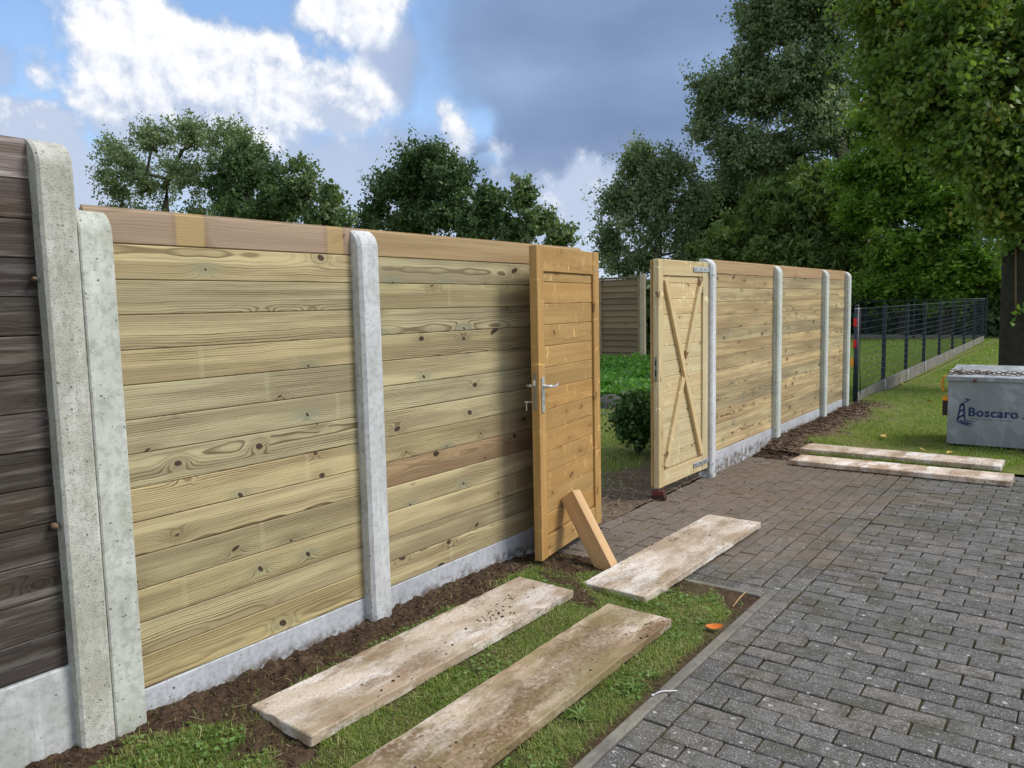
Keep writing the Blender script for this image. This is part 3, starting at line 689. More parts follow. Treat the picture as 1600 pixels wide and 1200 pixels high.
ob('key', Tube().add([(xs, -.05, 1.017), (xs, -.085, 1.017)], .004, 6).box(xs - .012, xs + .012, -.110, -.086, 1.013, 1.021).box(xs - .004, xs + .010, -.104, -.098, .965, 1.010).me('aluminium', False), GL)
for zz in (1.80, .16):
    for dx_ in (.022, .06): ob('screw', Tube().add([(dx_, 0., zz), (dx_, .003, zz)], .006, 8).me('aluminium', False), GL)
hg = ob('hinge', Tube().add([(-.012, -.03, 1.76), (-.012, -.03, 1.86)], .010, 8).box(-.01, .30, -.056, -.051, 1.79, 1.83).me('galvanised_hinge', False), GL)
hg = ob('hinge', Tube().add([(-.012, -.03, .12), (-.012, -.03, .22)], .010, 8).box(-.01, .30, -.056, -.051, .15, .19).me('galvanised_hinge', False), GL)

# pale leaf with the cross brace, standing closed
hp2 = np.array([.034, 6.562]); lp2 = np.array([.024, 5.605]); dv2 = lp2 - hp2; W2 = float(np.hypot(*dv2))
GR = empty('gate_leaf', (hp2[0], hp2[1], 0), 'pale wooden gate leaf with crossed diagonal braces and strap hinges', 'gate', 'the two leaves of the garden gate', math.atan2(dv2[1], dv2[0]))
leaf(GR, W2, .10, 1.918, 'pale_pine', .085, .115, .125, .125, +1, {})
# brace pieces lie in the frame, 28 mm deep
def diag(a, b, yy, nm='brace', wd=.062):
    a = Vector((a[0], yy, a[1])); b = Vector((b[0], yy, b[1])); d = b - a; L = d.length
    o = ob(nm, stick(L, wd, .026, 'pale_pine'), GR, (a + b) / 2, (0, -math.atan2(d.z, d.x), 0), tint=tintv(.05)); return o
diag((W2 - .118, 1.765), (.145, .255), -.0005)
cx_, cz_ = (W2 - .118 + .145) / 2, (1.765 + .255) / 2
diag((.150, 1.765), (cx_ - .022, cz_ + .055), -.003)
diag((cx_ + .022, cz_ - .055), (W2 - .118, .255), -.003)
ob('rebate_strip', stick(1.80, .03, .018, 'honey_pine'), GR, (W2 - .006, -.060, 1.009), VROT)
lockp = ob('lock_plate', bevbox(.003, .020, .19, .001, 'lock_steel', 'lock_plate'), GR, (W2 + .0015, -.026, 1.06))
ob('strike_hole', bevbox(.002, .011, .04, .0005, 'black_hole', 'strike_hole'), lockp, (.0015, 0, .045)); ob('strike_hole', bevbox(.002, .011, .05, .0005, 'black_hole', 'strike_hole'), lockp, (.0015, 0, -.035))
for zz in (1.852, .172):
    t = Tube().box(-.012, .300, .0005, .0065, zz - .021, zz + .021)
    h = ob('strap_hinge', bevbox(.325, .006, .042, .0025, 'galvanised_hinge', 'strap_hinge'), GR, (.145, .0035, zz))
    for dx_ in (-.13, -.03, .06): ob('screw_hole', Tube().add([(-dx_, .003, 0), (-dx_, .0042, 0)], .0075, 8).me('black_hole', False), h)
    ob('hinge_knuckle', Tube().add([(-.162, .004, -.03), (-.162, .004, .024)], .013, 10).add([(-.162, .004, -.062), (-.162, .004, -.03)], .008, 8).add([(-.162, .006, -.042), (-.215, .010, -.042)], .010, 8).add([(-.187, .008, -.042), (-.197, .008, -.042)], .021, 6).me('galvanised_hinge', False), h)
ob('gate_jamb', stick(1.84, .07, .05, 'honey_pine'), None, (-.005, 6.6, .98), (0, math.pi / 2, math.pi / 2), 'brown wooden jamb between pale gate leaf and its concrete post', 'gate jamb', tint=(.72, .66, .62))
bpy.data.objects['gate_jamb'].location = (-.035, 6.575 + .0, .985)
ob('brick_wedge', bevbox(.10, .05, .036, .004, 'brick_wedge', 'brick_wedge', 1, .003), None, (.0, 5.64, .058), (.0, 0, .25), 'dark red brick wedge under the corner of the pale gate leaf', 'brick')
ob('packing_block', bevbox(.12, .06, .05, .004, 'soil_clod', 'packing_block', 1, .004), None, (.0, 5.65, .016), (.0, 0, .15), 'dirty block under the dark red wedge below the pale gate leaf', 'block')

# timber prop leaning on the honey leaf
foot = Vector((.503, 3.935, .02)); topc = Vector((.222, 4.005, .385))
dpr = topc - foot; Lp = dpr.length; zx = dpr.normalized(); yx = Vector((.0, 1., .0)); yx = (yx - zx * yx.dot(zx)).normalized(); xx = zx.cross(yx)
rotm = Matrix((zx, yx, xx)).transposed()      # local x along the prop
ob('timber_prop', bevbox(Lp + .07, .078, .112, .0025, 'rough_timber', 'timber_prop'), None, (foot + topc) / 2, rotm, 'rough sawn timber block propping the honey gate leaf open', 'timber')

# ------------------------------------------------------------------ concrete base plates lying about
def rough_slab(lx, ly, lz, seed):
    r = np.random.default_rng(seed); nx, ny = 40, 12
    bm = bmesh.new(); bmesh.ops.create_cube(bm, size=1.)
    bmesh.ops.subdivide_edges(bm, edges=[e for e in bm.edges if abs(e.verts[0].co.y - e.verts[1].co.y) > .5], cuts=28, use_grid_fill=True)
    bmesh.ops.subdivide_edges(bm, edges=[e for e in bm.edges if abs(e.verts[0].co.x - e.verts[1].co.x) > .5], cuts=7, use_grid_fill=True)
    for v in bm.verts:
        v.co = Vector((v.co.x * lx, v.co.y * ly, v.co.z * lz))
        v.co += Vector((r.normal(0, .0016) if abs(v.co.x) > lx * .49 else 0, r.normal(0, .0016) if abs(v.co.y) > ly * .49 else 0, r.normal(0, .0006)))
    bmesh.ops.bevel(bm, geom=[e for e in bm.edges if len(e.link_faces) == 2 and e.calc_face_angle() > .8], offset=.004, segments=1, affect='EDGES')
    me = bpy.data.meshes.new('slab'); bm.to_mesh(me); bm.free(); me.materials.append(MAT['muddy_slab']); return me
def slab(cx, cy, lx, ly, lz, ztop, rz, tilt, label, seed, tint):
    SLABS.append((cx, cy, lx / 2, ly / 2, rz, ztop))
    return ob('concrete_slab', rough_slab(lx, ly, lz, seed), None, (cx, cy, ztop - lz / 2), (tilt[0], tilt[1], rz), label, 'slab', 'loose concrete base plates', tint=tint)
slab(.448, 2.505, .352, 1.70, .045, .098, -.010, (0, .02), 'soil-smeared concrete slab on the grass, nearest the planks of the fence', 1, (.98, .94, .90, .62))
slab(1.005, 2.475, .352, 1.78, .042, .062, .0, (0, .01), 'mossy brown-stained concrete slab in the grass along the driveway kerb', 2, (.93, .86, .78, .12))
slab(.765, 4.395, .385, 1.68, .042, .060, -.015, (0, .0), 'pale concrete slab lying across the start of the gate path by the timber prop', 3, (1.0, .98, .95, .80))
slab(1.365, 7.685, 1.79, .34, .045, .050, .0, (0, .0), 'front one of two slabs lying at the far edge of the driveway', 4, (1.06, .99, .94, .85))
slab(1.262, 8.28, 1.76, .36, .045, .060, -.012, (0, .0), 'rear one of two slabs, on the lawn edge before the metal chest', 5, (1.0, .96, .92, .80))
def inside_slab(x, y, m=.0):
    r = np.zeros(np.shape(x), bool)
    for cx, cy, hx, hy, rz, zt in SLABS:
        c, s_ = math.cos(-rz), math.sin(-rz); u = (x - cx) * c - (y - cy) * s_; v_ = (x - cx) * s_ + (y - cy) * c
        r |= (np.abs(u) < hx + m) & (np.abs(v_) < hy + m)
    return r

# ------------------------------------------------------------------ galvanised chest
CX0, CX1, CY0, CY1, CH = 1.548, 3.35, 9.30, 10.02, .715
chest = empty('tool_chest', ((CX0 + CX1) / 2, CY0, 0), 'galvanised metal chest with blue lettering on the lawn', 'chest')
def ch(nm, me, loc=(0, 0, 0), rot=None, parent=None):
    o = ob(nm, me, parent or chest, loc, rot)
    return o
ox = -(CX0 + CX1) / 2; oy = -CY0
bw = CX1 - CX0; bd = CY1 - CY0
ch('body', bevbox(bw, bd, CH - .03, .006, 'galvanised_sheet', 'body', 2), (0, bd / 2, .03 + (CH - .03) / 2))
V = [(-bw / 2 - .012, -.02, CH + .002), (bw / 2 + .012, -.02, CH + .002), (bw / 2 + .012, bd + .01, CH + .002), (-bw / 2 - .012, bd + .01, CH + .002), (-bw / 2 - .012, -.02, CH + .03), (bw / 2 + .012, -.02, CH + .03), (bw / 2 + .012, bd + .01, CH + .10), (-bw / 2 - .012, bd + .01, CH + .10)]
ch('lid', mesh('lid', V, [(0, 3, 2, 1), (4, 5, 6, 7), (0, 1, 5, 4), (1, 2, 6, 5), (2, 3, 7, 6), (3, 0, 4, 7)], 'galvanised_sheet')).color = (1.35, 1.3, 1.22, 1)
ch('lid_rim', bevbox(bw + .03, .006, .042, .002, 'galvanised_sheet', 'lid_rim'), (0, -.0245, CH + .008))
ch('latch', bevbox(.034, .012, .034, .003, 'rust', 'latch'), (-bw / 2 + .245, -.034, CH - .008))
ch('skid', bevbox(.08, bd - .05, .032, .004, 'dark_rubber', 'skid'), (-bw / 2 + .25, bd / 2, .015)); ch('skid', bevbox(.08, bd - .05, .032, .004, 'dark_rubber', 'skid'), (bw / 2 - .25, bd / 2, .015))
lamp = ch('rear_lamp', bevbox(.05, .10, .165, .006, 'dark_rubber', 'rear_lamp', 2), (-bw / 2 - .0265, .08, .405))
ch('orange_lens', bevbox(.052, .104, .045, .006, 'orange_lens', 'orange_lens', 2), (0, 0, .098), None, lamp)
pts = [(-bw / 2 - .035 - .035 * math.sin(t), .10, CH - .06 + .085 * math.cos(t)) for t in np.linspace(.2, 2.9, 9)]
ch('orange_strap', Tube().add(pts, .010, 8).me('orange_lens'))
ch('lid_hook', Tube().add([(-bw / 2 + .02, .10, CH + .03), (-bw / 2 + .0, .10, CH + .085), (-bw / 2 + .025, .10, CH + .10)], .007, 6).add([(-bw / 2 + .07, .38, CH + .06), (-bw / 2 + .09, .38, CH + .12)], .008, 6).me('galvanised_hinge'))
# lettering and emblem, flat paint on the front
def text_mesh(body, size, name, bold=.0):
    cu = bpy.data.curves.new(name, 'FONT'); cu.body = body; cu.size = size; cu.offset = bold; cu.extrude = .0008; cu.space_character = 1.12
    o = bpy.data.objects.new(name, cu); link(o); dg = bpy.context.evaluated_depsgraph_get(); me = bpy.data.meshes.new_from_object(o.evaluated_get(dg)); bpy.data.objects.remove(o); bpy.data.curves.remove(cu)
    me.materials.clear(); me.materials.append(MAT['blue_paint']); return me
tx = -bw / 2
tme = text_mesh('Boscaro', .130, 'lettering', .0018); tw_ = max(v.co.x for v in tme.vertices)
for v in tme.vertices: v.co.x *= .437 / tw_
bold_ = bmesh.new(); bold_.from_mesh(tme); bold_.transform(Matrix.Translation((.0045, .001, .0003))); bold_.from_mesh(tme); bold_.transform(Matrix.Translation((.002, .001, .0002))); bold_.from_mesh(tme); bold_.to_mesh(tme); bold_.free()
ch('lettering', tme, (tx + .187, -.0022, .335), (math.pi / 2, .0, 0))
ch('lettering', text_mesh('.', .130, 'lettering', .0018), (tx + .665, -.0015, .335), (math.pi / 2, .0, 0))
random.seed(3); q = Tube(); xq = tx + .222
for wl in (7, 5, 2, 7):
    for i in range(wl):
        h_ = random.choice((.013, .010, .010)); q.box(xq, xq + random.uniform(.004, .008), -.0016, 0., .300, .300 + h_)
        if random.random() < .6: q.box(xq - .001, xq + .010, -.0014, 0., .300 + random.choice((0., .004, .007)), .3025 + random.choice((0., .004, .007)))
        xq += .0148
    xq += .016
o_ = ch('worn_small_print', q.me('blue_paint', False)); o_['kind'] = 'stuff'
def poly(pts_, y=-.0018): 
    return [(p_[0], y, p_[1]) for p_ in pts_]
EV, EF = [], []
def epoly(pts_):
    b = len(EV); EV.extend(poly(pts_)); EF.append(tuple(range(b, b + len(pts_))))
def el_(px, py):    # emblem sketch units: zoomed picture pixels -> chest front metres
    return (tx + .083 + (px - 180) * .00043, .415 - (py - 507) * .00047)
for pl in ([(185, 810), (250, 430), (290, 400), (235, 790)], [(330, 400), (360, 430), (385, 770), (345, 760), (320, 560)], [(255, 430), (330, 410), (325, 460), (262, 470)], [(246, 560), (330, 520), (335, 560), (240, 610)], [(235, 690), (340, 640), (345, 690), (228, 745)], [(268, 410), (400, 330), (320, 280), (500, 310), (420, 350), (300, 420)], [(215, 800), (420, 850), (520, 915), (400, 890), (205, 830)], [(260, 770), (450, 815), (590, 875), (470, 860), (255, 800)], [(360, 755), (480, 780), (600, 800), (560, 812), (360, 780)]):
    epoly([el_(*q_) for q_ in pl])
ch('emblem', mesh('emblem', EV, EF, 'blue_paint'))
# chain on the lid
def torus_link(V, F, c, ax, up, R=.017, r=.0042, st=1.45):
    b = len(V); side = ax.cross(up).normalized(); nseg, k = 10, 5
    for i in range(nseg):
        t = 2 * math.pi * i / nseg; ctr = c + ax * (R * st * math.cos(t)) + side * (R * .8 * math.sin(t)); rad = (ax * math.cos(t) * st + side * math.sin(t) * .8).normalized()
        for j in range(k):
            q_ = 2 * math.pi * j / k; V.append(ctr + (rad * math.cos(q_) + up * math.sin(q_)) * r)
    for i in range(nseg):
        for j in range(k): F.append((b + i * k + j, b + ((i + 1) % nseg) * k + j, b + ((i + 1) % nseg) * k + (j + 1) % k, b + i * k + (j + 1) % k))
V, F = [], []
for path in ([(CX0 + .0, 9.50), (CX0 + .14, 9.42), (CX0 + .32, 9.50), (CX0 + .55, 9.52), (CX0 + .80, 9.47), (CX0 + 1.3, 9.45)], [(CX0 - .01, 9.36), (CX0 + .16, 9.40), (CX0 + .30, 9.44), (CX0 + .5, 9.40), (CX0 + .9, 9.40), (CX0 + 1.3, 9.37)], [(CX0 + .02, 9.56), (CX0 + .10, 9.47), (CX0 + .22, 9.53), (CX0 + .36, 9.46)]):
    for a, b in zip(path[:-1], path[1:]):
        a = Vector((*a, 0)); b = Vector((*b, 0)); d = (b - a); nl = max(2, int(d.length / .040)); ax = d.normalized()
        for i in range(nl):
            c = a + d * ((i + .5) / nl); c.z = CH + .030 + (c.y - 9.28) * .096 + .012 + .004
            up = Vector((0, 0, 1)) if i % 2 else ax.cross(Vector((0, 0, 1))); torus_link(V, F, c, ax, up)
ob('chain', mesh('chain', V, F, 'rust', True), None, (0, 0, 0), None, 'rusty chain lying on the lid of the metal chest', 'chain')

# ------------------------------------------------------------------ wire fence along the lawn
random.seed(5)
py_ = [11.98, 14.25, 16.40, 18.50, 20.75, 23.1, 25.6, 28.2, 30.8]
def fx(y): return .02 - .10 * sstep(np.array(y), 12., 15.) - .013 * max(0, y - 15)
pm = bevbox(.06, .045, 1.62, .004, 'anthracite_paint', 'post')
ordw = ['second', 'third', 'fourth', 'fifth', 'sixth', 'seventh', 'eighth', 'last']
cp = empty('wire_fence_post', (fx(py_[0]), py_[0], 0), 'dark round corner post of the wire fence with red and orange reflectors', 'fence post', 'posts of the wire fence')
ob('tube', Tube().add([(0, 0, -.2), (0, 0, 1.46)], .034, 14).me('anthracite_paint'), cp); ob('cap', Tube().add([(0, 0, 1.455), (0, 0, 1.475), (0, 0, 1.49)], [.037, .037, .02], 14).me('dark_rubber'), cp)
ob('collar', Tube().add([(0, 0, 1.425), (0, 0, 1.437)], .0355, 14).me('galvanised_hinge'), cp)
for z_, mt, xo_ in ((1.235, 'red_lens', -.012), (.93, 'red_lens', -.012), (.665, 'orange_lens', -.045)):
    ob('reflector', bevbox(.042, .03, .115, .006, mt, 'reflector', 2), cp, (xo_, -.050, z_))
ob('cable', Tube().add([(.05, -.02, 1.45), (.055, -.03, 1.1), (.06, -.035, .6), (.075, -.03, .2)], .006, 6).me('dark_rubber'), cp)
for i, y in enumerate(py_[1:]):
    ob('wire_fence_post', pm, None, (float(fx(y)), y, .66), None, f'dark blue-grey flat post of the wire fence, {ordw[i]} from the pine fence', 'fence post', 'posts of the wire fence')
for i, (a, b) in enumerate(zip(py_[:-1], py_[1:])):
    A = Vector((float(fx(a)), a + .03, 0)); B = Vector((float(fx(b)), b - .03, 0))
    r = empty('wire_fence_bay', (float(fx((a + b) / 2)), (a + b) / 2, 0), f'dark wire mesh bay above a concrete plinth, {(["first"] + ordw)[i]} from the pine fence', 'wire fence', 'bays of the wire fence')
    t = Tube(); o_ = Vector(r.location)
    for k in range(13):
        z_ = .23 + k * .1; t.add([A - o_ + Vector((.026, 0, z_)), B - o_ + Vector((.026, 0, z_))], .0034 if k < 12 else .006, 4)
    nv = int((b - a) / .1)
    for k in range(nv):
        p_ = A.lerp(B, (k + .5) / nv) - o_; t.add([p_ + Vector((.020, 0, .22)), p_ + Vector((.020, 0, 1.43))], .0020, 3, False)
    ob('wire_mesh', t.me('anthracite_paint', False), r)
    pl_ = bevbox(b - a - .05, .05, .36, .006, 'kerb_concrete', 'plinth')
    ob('plinth', pl_, r, ((A + B) / 2 - o_ + Vector((0, 0, .025))), (0, 0, math.atan2(B.y - A.y, B.x - A.x)))
    ob('plinth_holder', bevbox(.05, .06, .36, .004, 'post_concrete', 'plinth_holder'), r, (B - o_ + Vector((.018, .03, .03))), None, tint=(.85, .85, .85))
# far mesh fence closing the neighbouring lawn
fy = 33.0
r = empty('far_wire_fence', (-6, fy, 0), 'thin dark mesh fence closing the lawn before the hedge', 'wire fence')
t = Tube()
for z_ in (.4, .8, 1.2): t.add([(-9, 0, z_), (5.6, 0, z_)], .006, 4)
ob('wire_mesh', t.me('anthracite_paint', False), r); ob('top_rail', Tube().add([(-9, 0, 1.46), (5.6, 0, 1.46)], .022, 6).me('anthracite_paint'), r)
for k in range(7): ob('post', bevbox(.06, .06, 1.6, .004, 'anthracite_paint', 'post'), r, (-8.5 + k * 2.35, 0, .7))
ob('plinth', bevbox(14.6, .06, .35, .005, 'kerb_concrete', 'plinth'), r, (-1.7, .0, -.03))
t = empty('tall_mesh_fence', (-4, 35.5, 0), 'taller thin green mesh fence in front of the dark hedge', 'wire fence')
q = Tube()
for k in range(9): q.add([(-10, 0, .3 + k * .22), (5, 0, .3 + k * .22)], .005, 4)
for k in range(70): q.add([(-10 + k * .215, 0, .2), (-10 + k * .215, 0, 2.1)], .0035, 3, False)
ob('wire_mesh', q.me('anthracite_paint', False), t)
for k in range(6): ob('post', bevbox(.05, .05, 2.35, .004, 'anthracite_paint', 'post'), t, (-10 + k * 3, 0, 1.1))

# ------------------------------------------------------------------ slatted panel seen through the gate
random.seed(31)
P = empty('slatted_panel', (-5.35, 14.0, 0), 'weathered brown slatted fence panel seen through the open gate', 'fence')
sl = bevbox(1.78, .012, .132, .002, 'garden_slat', 'slat')
for k in range(15):
    q_ = random.uniform(.55, .85); ob('slat', sl, P, (0, random.uniform(-.004, .004), .30 + k * .121), (-random.uniform(.20, .26), 0, random.uniform(-.003, .003)), tint=(q_ * 1.08, q_, q_ * .9))
for xx_ in (-.87, .0, .87): ob('batten', bevbox(.045 if xx_ else .03, .03, 1.86, .003, 'garden_slat', 'batten'), P, (xx_, -.028, 1.14), None, tint=(1.1, 1.1, 1.0))
ob('top_rail', bevbox(1.82, .05, .04, .003, 'garden_slat', 'top_rail'), P, (0, -.01, 2.085), None, tint=(.55, .55, .5))
ob('panel_post', bevbox(.09, .09, 2.4, .006, 'garden_slat', 'panel_post'), None, (-4.395, 13.97, .95), None, 'grey wooden post at the right end of the slatted panel', 'post', tint=(1.75, 1.85, 2.0))

# ------------------------------------------------------------------ foliage builders
def leaves_mesh(name, C, size, mat, rng_, aspect=1.5, flat=.0, rnd=None, droop=0.):
    """diamond leaves: C centres (n,3)"""
    n_ = len(C); a = rng_.normal(size=(n_, 3)); a[:, 2] = a[:, 2] * (1 - flat) - droop; a /= np.linalg.norm(a, axis=1)[:, None]
    b = rng_.normal(size=(n_, 3)); b[:, 2] *= (1 - flat); b -= (a * b).sum(1)[:, None] * a; b /= np.linalg.norm(b, axis=1)[:, None]
    s_ = size * rng_.uniform(.65, 1.3, (n_, 1)); L = a * s_ * aspect * .5; Wd = b * s_ * .5
    nrm = np.cross(a, b) * s_ * .10
    V = np.stack([C - L, C + Wd * .9 - L * .1 + nrm, C + L, C - Wd * .9 - L * .1 + nrm], 1).reshape(-1, 3)
    F = np.arange(n_ * 4).reshape(-1, 4)
    return bulk(name, V, F, mat, rnd if rnd is not None else rng_.random(n_))
def tree(name, label, base, trunk, blobs, leaf, nleaf, mat, seed, cl=.55, bark='bark', group='trees beyond the fence', shell=.55, r0=.012, aspect=1.4, flat=.0, gap=.28, droop=0., cat='tree', rmax=.16):
    """trunk: points (x,y,z,r); blobs: (cx,cy,cz,rx,ry,rz,clusters)"""
    r = np.random.default_rng(seed); base = np.array(base, float)
    root = empty(name, tuple(base), label, cat, group)
    nodes = [np.array(t[:3]) for t in trunk]; par = [-1] + list(range(len(trunk) - 1)); first = len(nodes)
    CL = []
    for cx, cy, cz, rx, ry, rz, k in blobs:
        d = r.normal(size=(k * 3, 3)); d /= np.linalg.norm(d, axis=1)[:, None]
        rad = r.random(k * 3) ** shell
        p_ = d * rad[:, None]
        keep = fbm(p_[:, 0] * 1.7 + cx + p_[:, 2], p_[:, 1] * 1.7 + cz + p_[:, 2] * .7, 1.6, 3) > gap + r.random(k * 3) * .25
        p_ = p_[keep][:k]
        CL.append(p_ * np.array([rx, ry, rz]) + np.array([cx, cy, cz]))
    CL = np.concatenate(CL); tr = np.array(nodes)
    dist = np.min(np.linalg.norm(CL[:, None] - tr[None], axis=2), axis=1); CL = CL[np.argsort(dist)]
    tips = []
    for c in CL:
        N_ = np.array(nodes); d = np.linalg.norm(N_ - c, axis=1) + .9 * np.maximum(0, N_[:, 2] - c[2] + .1)
        j = int(np.argmin(d)); p_ = nodes[j]; L = np.linalg.norm(c - p_); nseg = max(1, min(4, int(L / .7)))
        prev = j
        for q_ in range(1, nseg + 1):
            t_ = q_ / nseg; pt = p_ * (1 - t_) + c * t_ + r.normal(0, .05 * L / nseg, 3) * (q_ < nseg) - np.array([0, 0, .08 * L * math.sin(math.pi * t_)])
            nodes.append(pt); par.append(prev); prev = len(nodes) - 1
        tips.append(prev)
    cnt = np.zeros(len(nodes)); cnt[tips] = 1
    for i in range(len(nodes) - 1, 0, -1): cnt[par[i]] += cnt[i]
    rad = np.minimum(r0 * np.sqrt(np.maximum(cnt, 1)), rmax)
    T = Tube()
    T.add([Vector(t[:3]) - Vector(base) for t in trunk], [t[3] for t in trunk], 9)
    for i in range(first, len(nodes)):
        a, b = nodes[par[i]] - base, nodes[i] - base
        T.add([a, b], [float(min(rad[par[i]], rad[i] * 1.6)), float(rad[i])], 5 if rad[i] > .03 else 3, False)
    ob('trunk', T.me(bark, True), root)
    # leaves sit along short twigs that leave each branch tip, so the outline stays feathery
    tw = 6; nt_ = len(CL) * tw; per = max(1, int(nleaf / nt_)); n_ = per * nt_
    cen = CL.mean(0); outd = CL - cen; outd /= (np.linalg.norm(outd, axis=1)[:, None] + 1e-6)
    td = r.normal(size=(nt_, 3)) + np.repeat(outd, tw, axis=0) * .55 + np.array([0, 0, .25 - droop]); td /= np.linalg.norm(td, axis=1)[:, None]; td[:, 2] *= (1 - flat * .6)
    tl = cl * r.uniform(.45, 1.15, nt_) * np.repeat(r.uniform(.65, 1.3, len(CL)), tw)
    t_ = r.random(n_) ** .8
    C = np.repeat(np.repeat(CL, tw, axis=0), per, axis=0) + np.repeat(td * tl[:, None], per, axis=0) * t_[:, None]
    C[:, 2] -= droop * .5 * np.repeat(tl, per) * t_ ** 2
    C = C + r.normal(0, 1, (n_, 3)) * (np.repeat(tl, per) * .10 + leaf * .2)[:, None] - base
    shade = np.repeat(r.random(len(CL)), per * tw) * .45 + np.repeat(r.random(nt_), per) * .2 + r.random(n_) * .35
    ob('crown', leaves_mesh('crown', C, leaf, mat, r, aspect, flat, shade, droop), root)
    return root
def bl(px, py, Y, rx, rz, k, ry=None):
    c = at(px, py, Y); return (c[0], c[1], c[2], rx, ry or rx, rz, k)
def tk(pts):      # trunk from picture points: (px, py, Y, radius)
    return [(*at(a, b, c), r_) for a, b, c, r_ in pts]
# px per metre along a row at depth Y is about FPX / (distance along the view axis)
def ppm(px, py, Y):
    return FPX / float((at(px, py, Y) - CAM) @ FWD)
def bpx(px, py, Y, wpx, hpx, k):     # blob by half extents measured in the photograph
    q_ = ppm(px, py, Y); return bl(px, py, Y, wpx / q_, hpx / q_, k)
# depth Y per tree; left trees are far out along the view direction, so Y ~ 20 there means ~ 36 m away
def ground_pt(px, Y):
    c = at(px, 600, Y); return (c[0], c[1], -.1)
def mk(name, label, Y, trunkpx, blobs, **kw):
    b = ground_pt(trunkpx[0][0], Y); tr = [(b[0], b[1], -.1, trunkpx[0][2] * 1.5)] + [(*at(a, c, Y), r_) for a, c, r_ in trunkpx]
    return tree(name, label, b, tr, [bpx(x, y, Y, max(w_ * .6, w_ - .22 * kw.get('cl', .55) * ppm(x, y, Y)), max(h_ * .55, h_ - .30 * kw.get('cl', .55) * ppm(x, y, Y)), k) for x, y, w_, h_, k in blobs], kw.pop('leaf'), kw.pop('n'), kw.pop('mat'), kw.pop('seed'), **kw)
mk('ash_tree', 'open airy tree with visible limbs, leftmost above the near pine bay', 20., [(262, 420, .24), (258, 330, .19), (262, 280, .13), (285, 235, .08)],
   [(205, 255, 52, 52, 34), (175, 240, 28, 30, 12), (245, 215, 50, 32, 28), (300, 212, 44, 34, 26), (350, 222, 48, 38, 28), (190, 305, 36, 28, 14), (300, 275, 60, 50, 30), (395, 245, 26, 34, 12), (240, 290, 46, 40, 20), (190, 335, 40, 24, 12), (250, 340, 50, 26, 14), (310, 335, 46, 30, 16), (165, 275, 22, 30, 8)], leaf=.092, n=30000, mat='grey_poplar_leaf', seed=1, cl=.85, shell=.7, gap=.38)
mk('oak_tree', 'dense dark green tree overlapping the open airy tree on its right', 19., [(385, 430, .2), (385, 340, .15), (385, 300, .10)],
   [(388, 272, 40, 40, 34), (430, 292, 36, 40, 28), (365, 315, 40, 34, 20), (455, 320, 30, 28, 14), (410, 335, 66, 34, 30), (375, 240, 26, 22, 10), (345, 290, 30, 40, 16)], leaf=.095, n=34000, mat='dark_leaf', seed=2, cl=.75)
mk('young_birch_tree', 'thin wispy tree at the right end of the left tree group', 19., [(480, 430, .09), (482, 340, .06), (488, 280, .03)],
   [(475, 300, 26, 44, 16), (510, 320, 22, 34, 12), (532, 345, 12, 18, 5), (495, 345, 40, 20, 12), (462, 262, 8, 14, 3)], leaf=.115, n=6500, mat='poplar_leaf', seed=3, cl=.6, gap=.35)
mk('maple_tree', 'dense rounded dark tree above the second pine bay', 26., [(668, 440, .22), (668, 370, .18), (672, 320, .12)],
   [(655, 258, 56, 30, 34), (605, 300, 26, 24, 12), (700, 278, 40, 44, 30), (640, 300, 50, 40, 34), (590, 335, 28, 20, 12), (680, 335, 60, 36, 30), (720, 335, 34, 34, 16), (640, 355, 64, 26, 22), (575, 350, 18, 14, 6)], leaf=.112, n=36000, mat='dark_leaf', seed=4, cl=.9)
mk('hazel_tree', 'low middling green tree between the rounded dark tree and the airy one', 24., [(765, 440, .12), (765, 370, .1), (765, 340, .06)],
   [(765, 318, 24, 26, 16), (745, 360, 34, 26, 16), (790, 360, 34, 26, 14)], leaf=.135, n=11000, mat='dark_leaf', seed=5, cl=.7)
mk('young_alder_tree', 'small airy tree above the fence end, left of the honey gate leaf', 24., [(825, 440, .1), (825, 380, .08), (823, 320, .04)],
   [(818, 315, 16, 34, 14), (842, 350, 28, 26, 14), (872, 372, 20, 16, 7), (815, 365, 40, 22, 14)], leaf=.125, n=8500, mat='poplar_leaf', seed=6, cl=.6, gap=.36)
mk('poplar_tree', 'grey-green poplar standing above the gateway', 38., [(1028, 470, .28), (1028, 400, .22), (1030, 340, .16), (1025, 290, .1)],
   [(1005, 255, 36, 30, 24), (1050, 268, 38, 36, 28), (975, 310, 34, 46, 26), (1085, 320, 24, 50, 20), (955, 380, 24, 44, 18), (1030, 345, 60, 56, 40), (990, 410, 60, 36, 24), (1075, 400, 40, 40, 18), (1020, 300, 50, 40, 26)], leaf=.122, n=44000, mat='grey_poplar_leaf', seed=7, cl=1.15, gap=.38, bark='grey_bark')
mk('tall_poplar_tree', 'huge poplar with leaning trunk, tallest tree right of the sky', 38., [(1420, 500, .46), (1388, 415, .42), (1355, 340, .36), (1325, 270, .28), (1300, 180, .22), (1275, 80, .16), (1255, -40, .12)],
   [(1235, 30, 66, 50, 60), (1185, 40, 36, 40, 24), (1165, 145, 60, 40, 50), (1110, 145, 36, 30, 22), (1105, 195, 26, 34, 16), (1140, 225, 40, 34, 24), (1235, 140, 70, 50, 60), (1200, 235, 66, 40, 44), (1280, 90, 70, 70, 56), (1300, 190, 70, 60, 50), (1245, -70, 100, 70, 60), (1150, 275, 30, 26, 14), (1320, -20, 80, 80, 50), (1180, 95, 34, 30, 18)], leaf=.122, n=130000, mat='grey_poplar_leaf', seed=8, cl=1.15, gap=.36, bark='grey_bark', rmax=.24)
